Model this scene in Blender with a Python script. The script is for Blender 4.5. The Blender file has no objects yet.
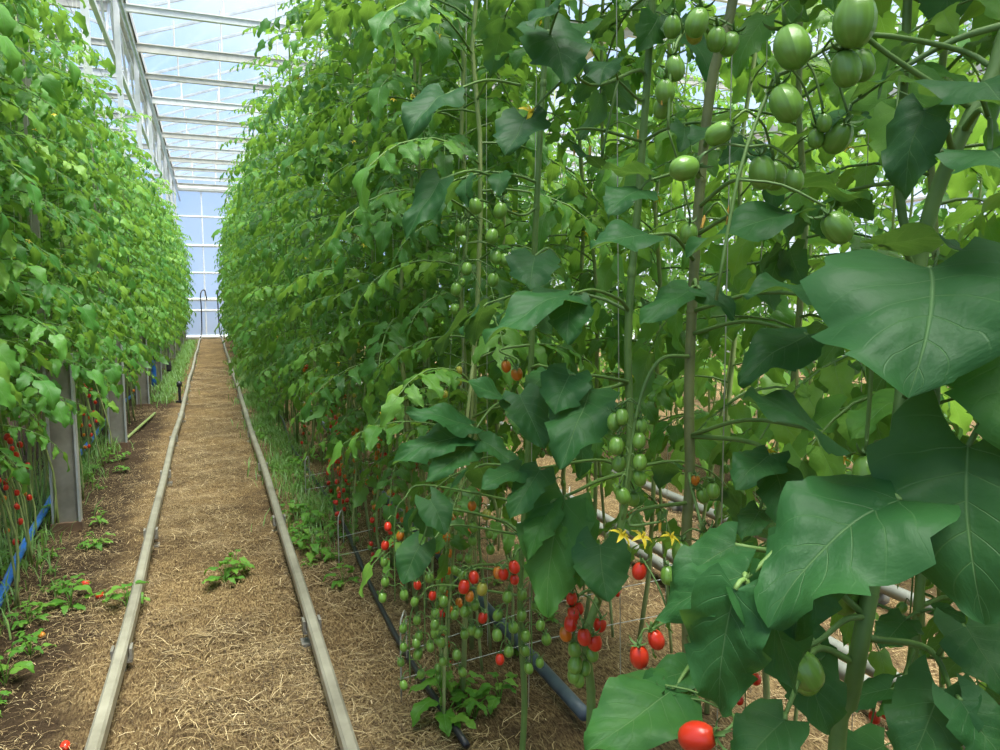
import bpy, math, random
import numpy as np
from mathutils import Vector, Matrix
R = math.radians
rng = np.random.default_rng(7)
random.seed(7)
SC = bpy.context.scene
COL = SC.collection

# ------------------------------------------------------------------ camera
F = 740.0
CAM = np.array([0.0, 0.0, 1.30])
PITCH = math.atan(75 / F)
YAW = math.atan(290 / F * math.cos(PITCH))
FW = np.array([math.sin(YAW) * math.cos(PITCH), math.cos(YAW) * math.cos(PITCH), -math.sin(PITCH)])
RT = np.array([math.cos(YAW), -math.sin(YAW), 0.0])
UP = np.cross(RT, FW)
cd = bpy.data.cameras.new('camera'); cam = bpy.data.objects.new('camera', cd); COL.objects.link(cam)
cd.sensor_fit = 'HORIZONTAL'; cd.sensor_width = 36.0; cd.lens = F / 1000 * 36; cd.clip_start = 0.02; cd.clip_end = 400
M = Matrix(((RT[0], UP[0], -FW[0], CAM[0]), (RT[1], UP[1], -FW[1], CAM[1]), (RT[2], UP[2], -FW[2], CAM[2]), (0, 0, 0, 1)))
cam.matrix_world = M
SC.camera = cam


def at(px, py, d):
    """a point of the place, d metres in front of where the photographer stood"""
    return CAM + d * (FW + RT * (px - 500) / F + UP * (375 - py) / F)


def unit(v):
    v = np.asarray(v, float); n = np.linalg.norm(v)
    return v / n if n > 1e-9 else np.array([0, 0, 1.0])


# ------------------------------------------------------------------ mesh collecting
class MB:
    def __init__(s):
        s.V = []; s.Q = []; s.U = []; s.T = []; s.MI = []; s.n = 0

    def add(s, V, Q, U=None, tint=0.5, mi=0):
        V = np.asarray(V, float).reshape(-1, 3); Q = np.asarray(Q, int).reshape(-1, 4)
        s.V.append(V); s.Q.append(Q + s.n)
        s.U.append(np.zeros((len(V), 2)) + 0.5 if U is None else U)
        s.T.append(np.full(len(V), tint) if np.isscalar(tint) else tint)
        s.MI.append(np.full(len(Q), mi)); s.n += len(V)
        return s

    def box(s, lo, hi, tint=0.5, mi=0):
        (a, b, c), (d, e, f) = lo, hi
        V = [(a, b, c), (d, b, c), (d, e, c), (a, e, c), (a, b, f), (d, b, f), (d, e, f), (a, e, f)]
        return s.add(V, [(0, 3, 2, 1), (4, 5, 6, 7), (0, 1, 5, 4), (1, 2, 6, 5), (2, 3, 7, 6), (3, 0, 4, 7)], None, tint, mi)

    def tube(s, P, r, k=6, tint=0.5, mi=0, cap=True):
        P = np.asarray(P, float); n = len(P)
        r = np.full(n, r) if np.isscalar(r) else np.asarray(r, float)
        T = np.gradient(P, axis=0); T /= np.linalg.norm(T, axis=1)[:, None] + 1e-12
        if cap:
            P = np.vstack([P[:1], P, P[-1:]]); r = np.concatenate([[1e-5], r, [1e-5]]); T = np.vstack([T[:1], T, T[-1:]]); n += 2
        a = np.cross(T[0], [0.31, 0.77, 0.55]); a /= np.linalg.norm(a)
        ang = np.arange(k) * 2 * math.pi / k
        V = []; U = []
        L = 0.0
        for i in range(n):
            a = a - T[i] * a.dot(T[i]); a /= np.linalg.norm(a) + 1e-12
            b = np.cross(T[i], a)
            if i: L += np.linalg.norm(P[i] - P[i - 1])
            V.append(P[i] + r[i] * (np.cos(ang)[:, None] * a + np.sin(ang)[:, None] * b))
            U.append(np.stack([ang / 6.2832, np.full(k, L)], 1))
        i, j = np.meshgrid(np.arange(n - 1), np.arange(k), indexing='ij'); j2 = (j + 1) % k
        Q = np.stack([i * k + j, i * k + j2, (i + 1) * k + j2, (i + 1) * k + j], -1).reshape(-1, 4)
        return s.add(np.vstack(V), Q, np.vstack(U), tint, mi)

    def mesh(s, name, mats, smooth=True):
        V = np.vstack(s.V); Q = np.vstack(s.Q); U = np.vstack(s.U); T = np.concatenate(s.T); MI = np.concatenate(s.MI)
        me = bpy.data.meshes.new(name)
        me.vertices.add(len(V)); me.vertices.foreach_set('co', V.astype(np.float32).ravel())
        me.loops.add(Q.size); me.loops.foreach_set('vertex_index', Q.astype(np.int32).ravel())
        me.polygons.add(len(Q)); me.polygons.foreach_set('loop_start', np.arange(0, Q.size, 4, dtype=np.int32))
        for m in (mats if isinstance(mats, (list, tuple)) else [mats]): me.materials.append(m)
        me.polygons.foreach_set('material_index', MI.astype(np.int32))
        me.polygons.foreach_set('use_smooth', np.full(len(Q), smooth))
        uv = me.uv_layers.new(name='UVMap'); uv.data.foreach_set('uv', U[Q.ravel()].astype(np.float32).ravel())
        at_ = me.attributes.new('tint', 'FLOAT', 'POINT'); at_.data.foreach_set('value', T.astype(np.float32))
        me.update(calc_edges=True)
        return me


def link(name, me, parent=None, loc=None):
    o = bpy.data.objects.new(name, me); COL.objects.link(o)
    if parent is not None: o.parent = parent
    if loc is not None: o.location = loc
    return o


def tag(o, label, cat, group=None, kind=None):
    o['label'] = label; o['category'] = cat
    if group: o['group'] = group
    if kind: o['kind'] = kind
    return o


def thing(name, loc, label, cat, group=None, rz=0):
    o = bpy.data.objects.new(name, None); COL.objects.link(o); o.empty_display_size = 0.05
    o.location = loc; o.rotation_euler = (0, 0, rz)
    return tag(o, label, cat, group)


def copy_tree(o, parent=None):
    c = o.copy(); COL.objects.link(c)
    if parent is not None: c.parent = parent
    for ch in list(o.children): copy_tree(ch, c)
    return c


def struct(name, mb, m, label, cat, smooth=False):
    return tag(link(name, mb.mesh(name, m, smooth)), label, cat, None, 'structure')


# ------------------------------------------------------------------ materials
class NT:
    def __init__(s, name):
        s.m = bpy.data.materials.new(name); s.m.use_nodes = True; s.t = s.m.node_tree; s.t.nodes.clear()
        s.out = s.t.nodes.new('ShaderNodeOutputMaterial')

    def n(s, typ, **kw):
        nd = s.t.nodes.new('ShaderNode' + typ)
        for k, v in kw.items():
            if hasattr(nd, k): setattr(nd, k, v)
        return nd

    def l(s, a, b): s.t.links.new(a, b)

    def val(s, nd, k, v):
        if hasattr(v, 'links') or isinstance(v, bpy.types.NodeSocket): s.l(v, nd.inputs[k])
        else: nd.inputs[k].default_value = v

    def math(s, op, a, b=0.0, c=None, clamp=False):
        nd = s.n('Math', operation=op, use_clamp=clamp)
        s.val(nd, 0, a); s.val(nd, 1, b)
        if c is not None: s.val(nd, 2, c)
        return nd.outputs[0]

    def mix(s, fac, a, b, mode='MIX'):
        nd = s.n('Mix', data_type='RGBA', blend_type=mode)
        s.val(nd, 0, fac); s.val(nd, 6, a); s.val(nd, 7, b)
        return nd.outputs[2]

    def ramp(s, f, stops):
        nd = s.n('ValToRGB'); e = nd.color_ramp.elements
        while len(e) < len(stops): e.new(0.5)
        for x, (p, c) in zip(e, stops): x.position = p; x.color = (*c, 1)
        s.l(f, nd.inputs[0]); return nd.outputs[0]

    def noise(s, vec, scale, detail=3, rough=0.6):
        nd = s.n('TexNoise'); nd.inputs['Scale'].default_value = scale; nd.inputs['Detail'].default_value = detail
        nd.inputs['Roughness'].default_value = rough
        if vec is not None: s.l(vec, nd.inputs['Vector'])
        return nd.outputs[0]

    def pbsdf(s, col, rough=0.5, metal=0.0, bump=None, bs=0.3, bd=0.01, spec=None):
        p = s.n('BsdfPrincipled')
        s.val(p, 'Base Color', col if isinstance(col, bpy.types.NodeSocket) else (*col, 1))
        s.val(p, 'Roughness', rough); s.val(p, 'Metallic', metal)
        if spec is not None: s.val(p, 'Specular IOR Level', spec)
        if bump is not None:
            b = s.n('Bump'); b.inputs['Strength'].default_value = bs; b.inputs['Distance'].default_value = bd
            s.l(bump, b.inputs['Height']); s.l(b.outputs[0], p.inputs['Normal'])
        return p

    def done(s, shader):
        s.l(shader, s.out.inputs[0]); return s.m


def c4(c): return (*c, 1.0)


def leaf_mat(name, stops, trans=0.42, tcol=(0.30, 0.52, 0.05), vein=0.5, vw=1.0, spec=0.34, rough=0.44):
    k = NT(name)
    tint = k.n('Attribute', attribute_name='tint').outputs['Fac']
    uv = k.n('UVMap').outputs[0]
    sp = k.n('SeparateXYZ'); k.l(uv, sp.inputs[0])
    u = k.math('ABSOLUTE', k.math('MULTIPLY', k.math('SUBTRACT', sp.outputs[0], 0.5), 2.0))
    t = sp.outputs[1]
    mid = k.math('SUBTRACT', 1.0, k.math('DIVIDE', u, 0.045 * vw), clamp=True)
    sv = k.math('PINGPONG', k.math('SUBTRACT', k.math('MULTIPLY', t, 6.0), k.math('MULTIPLY', u, 1.7)), 0.5)
    sv = k.math('SUBTRACT', 1.0, k.math('DIVIDE', sv, 0.07 * vw), clamp=True)
    sv = k.math('MULTIPLY', sv, k.math('SUBTRACT', 1.0, u, clamp=True))
    v = k.math('MAXIMUM', mid, k.math('MULTIPLY', sv, 0.7))
    geo = k.n('NewGeometry')
    nz = k.noise(geo.outputs['Position'], 22.0, 4)
    f = k.math('ADD', tint, k.math('MULTIPLY', k.math('SUBTRACT', nz, 0.5), 0.35), clamp=True)
    col = k.ramp(f, stops)
    col = k.mix(k.math('MULTIPLY', v, vein), col, (0.27, 0.42, 0.18, 1))
    col = k.mix(k.math('MULTIPLY', geo.outputs['Backfacing'], 0.25), col, (0.15, 0.27, 0.10, 1))
    hgt = k.math('ADD', k.math('MULTIPLY', v, -0.6), k.math('MULTIPLY', k.noise(uv, 18.0, 2), 0.35))
    p = k.pbsdf(col, rough, 0, hgt, 0.5, 0.004, spec=spec)
    tr = k.n('BsdfTranslucent')
    k.l(k.mix(0.75, col, c4(tcol)), tr.inputs[0])
    mx = k.n('MixShader'); mx.inputs[0].default_value = trans
    k.l(p.outputs[0], mx.inputs[1]); k.l(tr.outputs[0], mx.inputs[2])
    return k.done(mx.outputs[0])


def plain_mat(name, c1, c2, scale=8.0, rough=0.5, metal=0.0, bump=0.2, bd=0.003, detail=4, stretch=None):
    k = NT(name); g = k.n('TexCoord').outputs['Object']
    if stretch:
        mp = k.n('Mapping'); mp.inputs['Scale'].default_value = stretch; k.l(g, mp.inputs[0]); g = mp.outputs[0]
    nz = k.noise(g, scale, detail)
    col = k.ramp(nz, [(0.3, c1), (0.7, c2)])
    return k.done(k.pbsdf(col, rough, metal, nz, bump, bd).outputs[0])


GREEN = [(0.0, (0.022, 0.088, 0.020)), (0.45, (0.066, 0.205, 0.034)), (0.75, (0.135, 0.32, 0.046)), (1.0, (0.24, 0.42, 0.055))]
GREENL = [(0.0, (0.018, 0.082, 0.018)), (0.45, (0.062, 0.205, 0.032)), (0.75, (0.125, 0.32, 0.048)), (1.0, (0.25, 0.44, 0.065))]  # left row greens, the stronger light there mixed into the colour
GREENH = [(0.0, (0.016, 0.066, 0.020)), (0.5, (0.032, 0.118, 0.030)), (0.8, (0.07, 0.20, 0.03)), (1.0, (0.17, 0.34, 0.04))]  # near broad leaves: shade on them is put into these darker greens
m_leaf = leaf_mat('tomato_leaf', GREEN)
m_leafL = leaf_mat('tomato_leaf_lit', GREENL, 0.40)  # lit copy of the leaf green, not a paler leaf
m_leafH = leaf_mat('tomato_leaf_broad', GREENH, 0.28, (0.22, 0.42, 0.05), 0.42, 0.55, 0.2, 0.5)
m_weed = leaf_mat('weed_leaf', [(0, (0.04, 0.13, 0.015)), (0.5, (0.085, 0.25, 0.025)), (1, (0.2, 0.38, 0.05))], 0.35)
m_stem = plain_mat('green_stem', (0.075, 0.155, 0.03), (0.15, 0.25, 0.055), 14, 0.6)
m_stemd = plain_mat('brown_green_stem', (0.10, 0.12, 0.035), (0.20, 0.22, 0.07), 18, 0.6)
m_stemp = plain_mat('pale_stem', (0.17, 0.25, 0.07), (0.32, 0.36, 0.13), 14, 0.6)


def tom_mat(name, base, shoulder, stripe):
    k = NT(name); uv = k.n('UVMap').outputs[0]; sp = k.n('SeparateXYZ'); k.l(uv, sp.inputs[0])
    w = k.math('PINGPONG', k.math('MULTIPLY', sp.outputs[0], 11.0), 0.5)
    st = k.math('MULTIPLY', k.math('SUBTRACT', w, 0.28, clamp=True), stripe)
    sh = k.math('MULTIPLY', k.math('SUBTRACT', sp.outputs[1], 0.62, clamp=True), 2.2, clamp=True)
    col = k.mix(sh, c4(base), c4(shoulder))
    col = k.mix(k.math('MULTIPLY', st, 1.3, clamp=True), col, c4([min(1, x * 1.7 + 0.03) for x in base]))
    p = k.pbsdf(col, 0.28, 0, None); p.inputs['Subsurface Weight'].default_value = 0.15
    p.inputs['Subsurface Radius'].default_value = (0.01, 0.008, 0.004); p.inputs['Subsurface Scale'].default_value = 0.5
    return k.done(p.outputs[0])


m_tg = tom_mat('green_tomato', (0.15, 0.29, 0.04), (0.075, 0.18, 0.022), 0.6)
m_to = tom_mat('turning_tomato', (0.58, 0.17, 0.012), (0.36, 0.24, 0.03), 0.1)
m_tr = tom_mat('ripe_tomato', (0.64, 0.035, 0.012), (0.55, 0.05, 0.01), 0.0)
m_ty = tom_mat('yellowing_tomato', (0.40, 0.36, 0.05), (0.22, 0.30, 0.05), 0.3)
TM = {'g': m_tg, 'o': m_to, 'r': m_tr, 'y': m_ty}
m_cal = plain_mat('tomato_calyx', (0.06, 0.14, 0.03), (0.12, 0.22, 0.05), 60, 0.6)
m_petal = plain_mat('yellow_petal', (0.72, 0.50, 0.02), (0.85, 0.68, 0.05), 60, 0.5)
m_wilt = plain_mat('orange_wilted_petal', (0.62, 0.30, 0.03), (0.75, 0.48, 0.08), 60, 0.6)

# ------------------------------------------------------------------ leaves
def leaflet(nu, nv, broad=0.55, lobes=4, amp=0.16, droop=0.7, fold=0.25, ruffle=0.05, puck=0.02, side=0.15, seed=0, cord=0.2, a=0.55, crumple=0.012):
    """one leaflet: base at the origin, tip towards +Y at about length 1, upper face +Z"""
    r = np.random.default_rng(seed)
    u = np.linspace(-1, 1, nu + 1); t = np.linspace(0, 1, nv + 1)
    Ug, Tg = np.meshgrid(u, t)
    p = np.sin(np.pi * np.clip(Tg + (0.035 * (1 - Tg) if cord > 0.3 else 0), 0, 1) ** a) ** 0.8
    ph = r.uniform(0, 6.28, 2)
    s = np.where(Ug < 0, ph[0], ph[1])
    saw = ((Tg * lobes + s / 6.28) % 1.0)
    p = p * (1 + amp * (0.5 - saw) * (Tg > 0.12) * (1.15 - Tg * 0.4))
    X = Ug * p * broad * 0.5
    A = np.abs(Ug)
    Y = Tg - cord * A ** 1.6 * (1 - Tg) ** 3 * (p > 0.02) + 0.05 * A * np.sin(np.pi * Tg)
    Z = fold * np.abs(X) - 0.9 * fold * X ** 2 / (broad * 0.5)
    Z = Z + ruffle * A ** 2 * np.sin(Tg * (9 + 3 * r.random()) + s) * (p > 0.02)
    Z = Z + puck * np.sin((Tg * 6 - A * 1.7) * 2 * np.pi) * A * (1.15 - A) * p
    Z = Z + crumple * np.sin(X * 9 + ph[0]) * np.sin(Tg * 8 + ph[1]) * np.sin(np.pi * np.clip(Tg, 0, 1)) 
    # bend along the spine (droop) and to the side
    th = -droop * np.clip(Y, 0, None) ** 1.2
    n = 60
    ss = np.linspace(-0.35, 1.3, n); thh = -droop * np.clip(ss, 0, None) ** 1.2
    cy = np.concatenate([[0], np.cumsum(np.cos(0.5 * (thh[1:] + thh[:-1])) * np.diff(ss))])
    cz = np.concatenate([[0], np.cumsum(np.sin(0.5 * (thh[1:] + thh[:-1])) * np.diff(ss))])
    cy -= np.interp(0, ss, cy); cz -= np.interp(0, ss, cz)
    y = np.interp(Y, ss, cy) - np.sin(th) * Z
    z = np.interp(Y, ss, cz) + np.cos(th) * Z
    x = X + side * Y ** 2 * (r.random() - 0.5) * 2
    V = np.stack([x, y, z], -1).reshape(-1, 3)
    i, j = np.meshgrid(np.arange(nv), np.arange(nu), indexing='ij'); w = nu + 1
    Q = np.stack([i * w + j, i * w + j + 1, (i + 1) * w + j + 1, (i + 1) * w + j], -1).reshape(-1, 4)
    UV = np.stack([Ug.ravel() * 0.5 + 0.5, Tg.ravel()], 1)
    return V, Q, UV


LOW = [leaflet(2, 6, 0.42 + 0.03 * (i % 4), 3, 0.45, 0.5 + 0.13 * i, 0.35, 0.05, 0, seed=i) for i in range(7)]
MID = [leaflet(6, 12, 0.43 + 0.04 * (i % 4), 4, 0.50, 0.5 + 0.14 * i, 0.35, 0.06, 0.02, seed=10 + i) for i in range(7)]
HI = [leaflet(10, 22, 0.55 + 0.05 * (i % 4), 4, 0.30, 0.45 + 0.15 * i, 0.32, 0.055, 0.022, seed=30 + i) for i in range(7)]


def frame(d, nrm):
    y = unit(d); z = np.asarray(nrm, float); z = z - y * z.dot(y)
    if np.linalg.norm(z) < 1e-3: z = np.cross(y, [0.3, 0.5, 0.8])
    z = unit(z); x = np.cross(y, z)
    return np.stack([x, y, z], 1)


def put_leaflet(mb, tpl, base, d, nrm, size, tint, wide=1.0, mi=0):
    V, Q, UV = tpl
    Rm = frame(d, nrm)
    mb.add((V * np.array([size * wide, size, size])) @ Rm.T + base, Q, UV, tint, mi)


def compound(mb, base, az, elev, L, r, lib, tint, k=4, leaf_mi=0, stem_mi=1, npair=3, ls=1.0, sides=4, blades=None):
    """a tomato leaf: rachis that rises then droops, pairs of leaflets, one terminal"""
    def bl():
        if blades is None: return mb
        blades.append(MB()); return blades[-1]
    n = 7
    P = [np.array(base, float)]
    e = elev; d = None
    dirs = []
    for i in range(n):
        d = np.array([math.cos(az) * math.cos(e), math.sin(az) * math.cos(e), math.sin(e)])
        dirs.append(d); P.append(P[-1] + d * L / n)
        e -= r.uniform(0.10, 0.26); az += r.uniform(-0.08, 0.08)
    P = np.array(P)
    mb.tube(P, np.linspace(0.0042, 0.0016, n + 1) * (0.7 + 0.8 * L), sides, 0.5, stem_mi, cap=False)
    for q in range(npair):
        f = 0.34 + 0.52 * q / max(1, npair - 1) if npair > 1 else 0.6
        idx = min(n - 1, int(f * n)); b = P[idx] + (P[idx + 1] - P[idx]) * (f * n - idx)
        d = dirs[idx]; sd = unit(np.cross(d, [0, 0, 1])); nz = np.cross(sd, d)
        for s in (-1, 1):
            a = r.uniform(0.85, 1.25)
            dd = unit(d * math.cos(a) + s * sd * math.sin(a) - np.array([0, 0, r.uniform(0.1, 0.45)]))
            nn = nz + s * sd * r.uniform(-0.25, 0.25) + d * r.uniform(-0.2, 0.3)
            pet = b + dd * 0.018
            size = ls * L * r.uniform(0.27, 0.37) * (1.0 if q != npair - 1 else 0.95)
            mb.tube([b, pet], 0.0015, 3, 0.5, stem_mi, cap=False)
            put_leaflet(bl(), lib[r.integers(len(lib))], pet, dd, nn, size, np.clip(tint + r.normal(0, 0.10), 0, 1), r.uniform(0.9, 1.15), leaf_mi)
        if r.random() < 0.6 and q < npair - 1:      # small leaflets in between
            idx2 = min(n - 1, idx + 1)
            s = r.choice([-1, 1]); dd = unit(d * 0.4 + s * sd - np.array([0, 0, 0.3]))
            put_leaflet(bl(), lib[r.integers(len(lib))], P[idx2], dd, nz, ls * L * 0.13, np.clip(tint + 0.1, 0, 1), 1, leaf_mi)
    put_leaflet(bl(), lib[r.integers(len(lib))], P[-1], dirs[-1] - np.array([0, 0, 0.25]), np.array([0, 0, 1]) + 0.3 * r.normal(size=3), ls * L * r.uniform(0.36, 0.46),
                np.clip(tint + r.normal(0, 0.06), 0, 1), 1.1, leaf_mi)


def spline(P, n):
    """smooth line through the points"""
    P = np.asarray(P, float); m = len(P)
    if m < 3: return np.array([P[0] + (P[-1] - P[0]) * t for t in np.linspace(0, 1, n)])
    E = np.vstack([2 * P[0] - P[1], P, 2 * P[-1] - P[-2]])
    out = []
    for t in np.linspace(0, m - 1 - 1e-6, n):
        i = int(t); f = t - i; a, b, c, d = E[i:i + 4]
        out.append(0.5 * ((2 * b) + (c - a) * f + (2 * a - 5 * b + 4 * c - d) * f * f + (3 * b - a - 3 * c + d) * f ** 3))
    return np.array(out)


# ------------------------------------------------------------------ fruit and flowers
def tomato_mesh(name, mat, nu=12, nv=9, elong=1.28):
    t = np.linspace(0, math.pi, nv + 1)
    prof_r = np.sin(t) ** 0.85 * 0.5 * (1 + 0.06 * np.cos(t)); prof_z = -np.cos(t) * 0.5 * elong
    prof_z[-1] -= 0.06; prof_z[-2] -= 0.01
    prof_r[0] = prof_r[-1] = 1e-4
    ang = np.arange(nu + 1) * 2 * math.pi / nu
    V = np.array([[pr * math.cos(a), pr * math.sin(a), z - 0.5 * elong] for pr, z in zip(prof_r, prof_z) for a in ang])
    w = nu + 1
    Q = [(i * w + j, i * w + j + 1, (i + 1) * w + j + 1, (i + 1) * w + j) for i in range(nv) for j in range(nu)]
    UV = np.array([[j / nu, i / nv] for i in range(nv + 1) for j in range(nu + 1)])
    mb = MB(); mb.add(V, Q, UV)
    return mb.mesh(name, mat)


def calyx_mesh():
    mb = MB()
    for q in range(5):
        a = q * 2 * math.pi / 5; c, s = math.cos(a), math.sin(a)
        pts = [(0.02, 0.0), (0.22, 0.03), (0.42, 0.10), (0.55, 0.26), (0.56, 0.40)]
        hw = [0.07, 0.085, 0.065, 0.035, 0.004]
        V = []
        for (rr, z), h in zip(pts, hw):
            for w_, dz in ((-h, 0.02), (0, 0), (h, 0.02)):
                V.append((rr * c - w_ * s, rr * s + w_ * c, z - 0.03 + dz))
        Q = [(i * 3 + j, i * 3 + j + 1, (i + 1) * 3 + j + 1, (i + 1) * 3 + j) for i in range(4) for j in range(2)]
        mb.add(V, Q)
    mb.tube([(0, 0, -0.04), (0.01, 0, 0.16), (0.0, 0, 0.30)], [0.05, 0.035, 0.045], 6)
    return mb.mesh('calyx', m_cal)


def flower_mesh(mat, wilt=False):
    mb = MB()
    for q in range(5 if not wilt else 4):
        a = q * 2 * math.pi / 5 + 0.3; c, s = math.cos(a), math.sin(a)
        if not wilt: pts = [(0.06, 0.0), (0.35, 0.08), (0.7, -0.02), (1.0, -0.28)]; hw = [0.09, 0.2, 0.14, 0.01]
        else: pts = [(0.05, 0.0), (0.16, -0.5), (0.13, -1.0), (0.2, -1.6)]; hw = [0.08, 0.14, 0.1, 0.03]
        V = []
        for (rr, z), h in zip(pts, hw):
            for w_, dz in ((-h, 0.03), (0, 0), (h, 0.03)): V.append((rr * c - w_ * s, rr * s + w_ * c, z + dz))
        mb.add(V, [(i * 3 + j, i * 3 + j + 1, (i + 1) * 3 + j + 1, (i + 1) * 3 + j) for i in range(3) for j in range(2)])
    mb.tube([(0, 0, 0), (0, 0, 0.25 if not wilt else -0.3), (0, 0, 0.55 if not wilt else -0.6)], [0.11, 0.12, 0.03], 6)
    me = mb.mesh('flower', mat)
    return me


TOM = {k: tomato_mesh(n, TM[k]) for k, n in (('g', 'green_tomato'), ('o', 'turning_tomato'), ('r', 'ripe_tomato'), ('y', 'yellowing_tomato'))}
TOMLO = {k: tomato_mesh(n + '_small', TM[k], 8, 6) for k, n in (('g', 'green_tomato'), ('o', 'turning_tomato'), ('r', 'ripe_tomato'), ('y', 'yellowing_tomato'))}
CAL = calyx_mesh()
FLOW = flower_mesh(m_petal); WILT = flower_mesh(m_wilt, True)


def add_tomato(parent, origin, pos, kind, size, calyx=True, tilt=None, lo=False):
    o = link('tomato', (TOMLO if lo else TOM)[kind], parent)
    o.location = np.asarray(pos) - origin
    tx, ty = (random.uniform(-0.35, 0.35), random.uniform(-0.35, 0.35)) if tilt is None else tilt
    o.rotation_euler = (tx, ty, random.uniform(0, 6.28)); o.scale = (size,) * 3
    if kind != 'g': o['label'] = {'r': 'ripe red tomato', 'o': 'orange tomato that is turning ripe', 'y': 'yellowing tomato'}[kind]
    if calyx:
        link('calyx', CAL, o)
    return o


# ------------------------------------------------------------------ generic tomato plants
def stem_path(r, H, sway=0.06, n=14):
    z = np.linspace(0, H, n)
    x = np.cumsum(r.normal(0, sway / 3.5, n)); y = np.cumsum(r.normal(0, sway / 3.5, n))
    return np.stack([x - x[0], y - y[0], z], 1)


def interp_path(P, z):
    return np.array([np.interp(z, P[:, 2], P[:, 0]), np.interp(z, P[:, 2], P[:, 1]), z])


def plant_proto(seed, H, zlo, nleaf, lib, lmat, Lr=(0.34, 0.48), tint=(0.25, 0.7), trusses=(), sep_fruit=False, npair=3, aisle=None, shoots=0, ls=1.0):
    """meshes of one plant kind; returns (stem, foliage, truss, tomatoes)"""
    r = np.random.default_rng(seed)
    P = stem_path(r, H)
    sb = MB(); sb.tube(P, np.linspace(0.0095, 0.0055, len(P)), 6)
    for q in range(shoots):      # lowered old stems beside the main one
        b = r.uniform(0.05, 0.22); a = r.uniform(0, 6.28)
        top = interp_path(P, r.uniform(0.7, 1.3))
        sb.tube(spline([(b * math.cos(a), b * math.sin(a), 0), (b * 0.9 * math.cos(a) + r.normal(0, .02), b * .9 * math.sin(a) + r.normal(0, .02), 0.35), top], 7), 0.006, 5)
    fb = MB(); az = r.uniform(0, 6.28)
    for i in range(nleaf):
        z = zlo + (H - zlo) * (i + r.uniform(0, 0.8)) / nleaf
        az += 2.4 + r.normal(0, 0.25)
        f = (z - zlo) / (H - zlo)
        L = r.uniform(*Lr) * (1.0 if f < 0.85 else 0.75) * (0.8 if f < 0.1 else 1)
        compound(fb, interp_path(P, z), az, r.uniform(0.05, 0.6) + (0.4 if f > 0.9 else 0), L, r, lib, r.uniform(*tint) + (0.15 if f > 0.85 else 0), npair=npair, ls=ls, sides=3)
    tbs = []
    for (z, cnt, kinds) in trusses:
        tb = MB(); toms = []; tbs.append((tb, toms))
        p0 = interp_path(P, z); a = r.uniform(0, 6.28) if aisle is None else aisle + r.normal(0, 0.7)
        d = np.array([math.cos(a), math.sin(a), 0])
        T = spline([p0, p0 + d * 0.06 + [0, 0, 0.02], p0 + d * 0.11 + [0, 0, -0.05], p0 + d * 0.12 + [0, 0, -0.12 - 0.02 * cnt]], 9)
        tb.tube(T, np.linspace(0.003, 0.0015, 9), 4)
        for q in range(cnt):
            f = 0.35 + 0.65 * q / max(1, cnt - 1); idx = f * 8; i0 = min(7, int(idx)); b = T[i0] + (T[i0 + 1] - T[i0]) * (idx - i0)
            sd = (1 if q % 2 else -1); off = unit(np.cross(d, [0, 0, 1])) * sd * r.uniform(0.010, 0.024) + d * r.normal(0, 0.008)
            e = b + off + [0, 0, -0.006]
            tb.tube([b, b + off * 0.7 + [0, 0, 0.006], e], 0.0011, 3, cap=False)
            kd = kinds[int(np.clip(q + r.integers(0, 2), 0, len(kinds) - 1))] if len(kinds) > 1 else kinds
            toms.append((e, kd, r.uniform(0.020, 0.027)))
    return P, sb, fb, tbs


def make_plant(label, cat, group, proto, loc, smat, lmat, sep=True, lo=True):
    P, sb, fb, tbs = proto
    o = thing('tomato_plant', loc, label, cat, group)
    link('stem', sb.mesh('stem', smat), o)
    link('foliage', fb.mesh('foliage', [lmat, m_stem]), o)
    if sep:
        for q in range(4):
            zf = 1.0 + 0.55 * q; pf = interp_path(P, zf); af = random.uniform(-1.2, 1.2) + (0 if loc[0] == 0 else 0); rr = random.uniform(.2, .4)
            sg = 1 if lmat == m_leafL else -1; e_ = pf + np.array([sg * rr * math.cos(af), rr * math.sin(af), random.uniform(-.02, .06)])
            fs = MB(); fs.tube(spline([pf, (pf + e_) / 2 + [0, 0, .03], e_], 6), 0.0014, 4); fo = link('flower_stalk', fs.mesh('flower_stalk', m_stem), o)
            f = link('flower', FLOW, fo); f.location = e_; f.scale = (.016,) * 3; f.rotation_euler = (random.uniform(.3, 1.3), random.uniform(-.5, .5), random.uniform(0, 6))
            f['label'] = 'yellow star shaped tomato flower'
    for tb, toms in tbs:
        if sep:
            link('fruit_truss', tb.mesh('fruit_truss', m_stem), o)
            for e, kd, sz in toms: add_tomato(o, np.zeros(3), e, kd, sz, calyx=False, lo=lo)
        else:
            for e, kd, sz in toms:
                me = TOMLO[kd]; V = np.array([v.co[:] for v in me.vertices]) * sz + e
                Q = np.array([p.vertices[:] for p in me.polygons]); UV = np.zeros((len(V), 2)) + 0.5
                tb.add(V, Q, UV, 0.5, {'g': 1, 'o': 2, 'r': 3, 'y': 4}[kd])
            link('fruit_truss', tb.mesh('fruit_truss', [m_stem, m_tg, m_to, m_tr, m_ty]), o)
    return o


CATP = 'tomato plant'
CNT = {'n': 0}


def row(protos, x, ys, label, group, xj=0.06, yj=0.05, zrot=True, scale=(0.93, 1.05), face=None):
    for i, y in enumerate(ys):
        src = protos[int(rng.integers(len(protos)))]
        o = copy_tree(src)
        o.location = (x + rng.normal(0, xj), y + rng.normal(0, yj), 0)
        o.rotation_euler = (rng.normal(0, 0.015), rng.normal(0, 0.015), rng.uniform(0, 6.28) if face is None else face + rng.normal(0, 0.6))
        s = rng.uniform(*scale); o.scale = (s, s, s * rng.uniform(0.97, 1.03))
        o['label'] = label; o['group'] = group; CNT['n'] += 1


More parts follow.
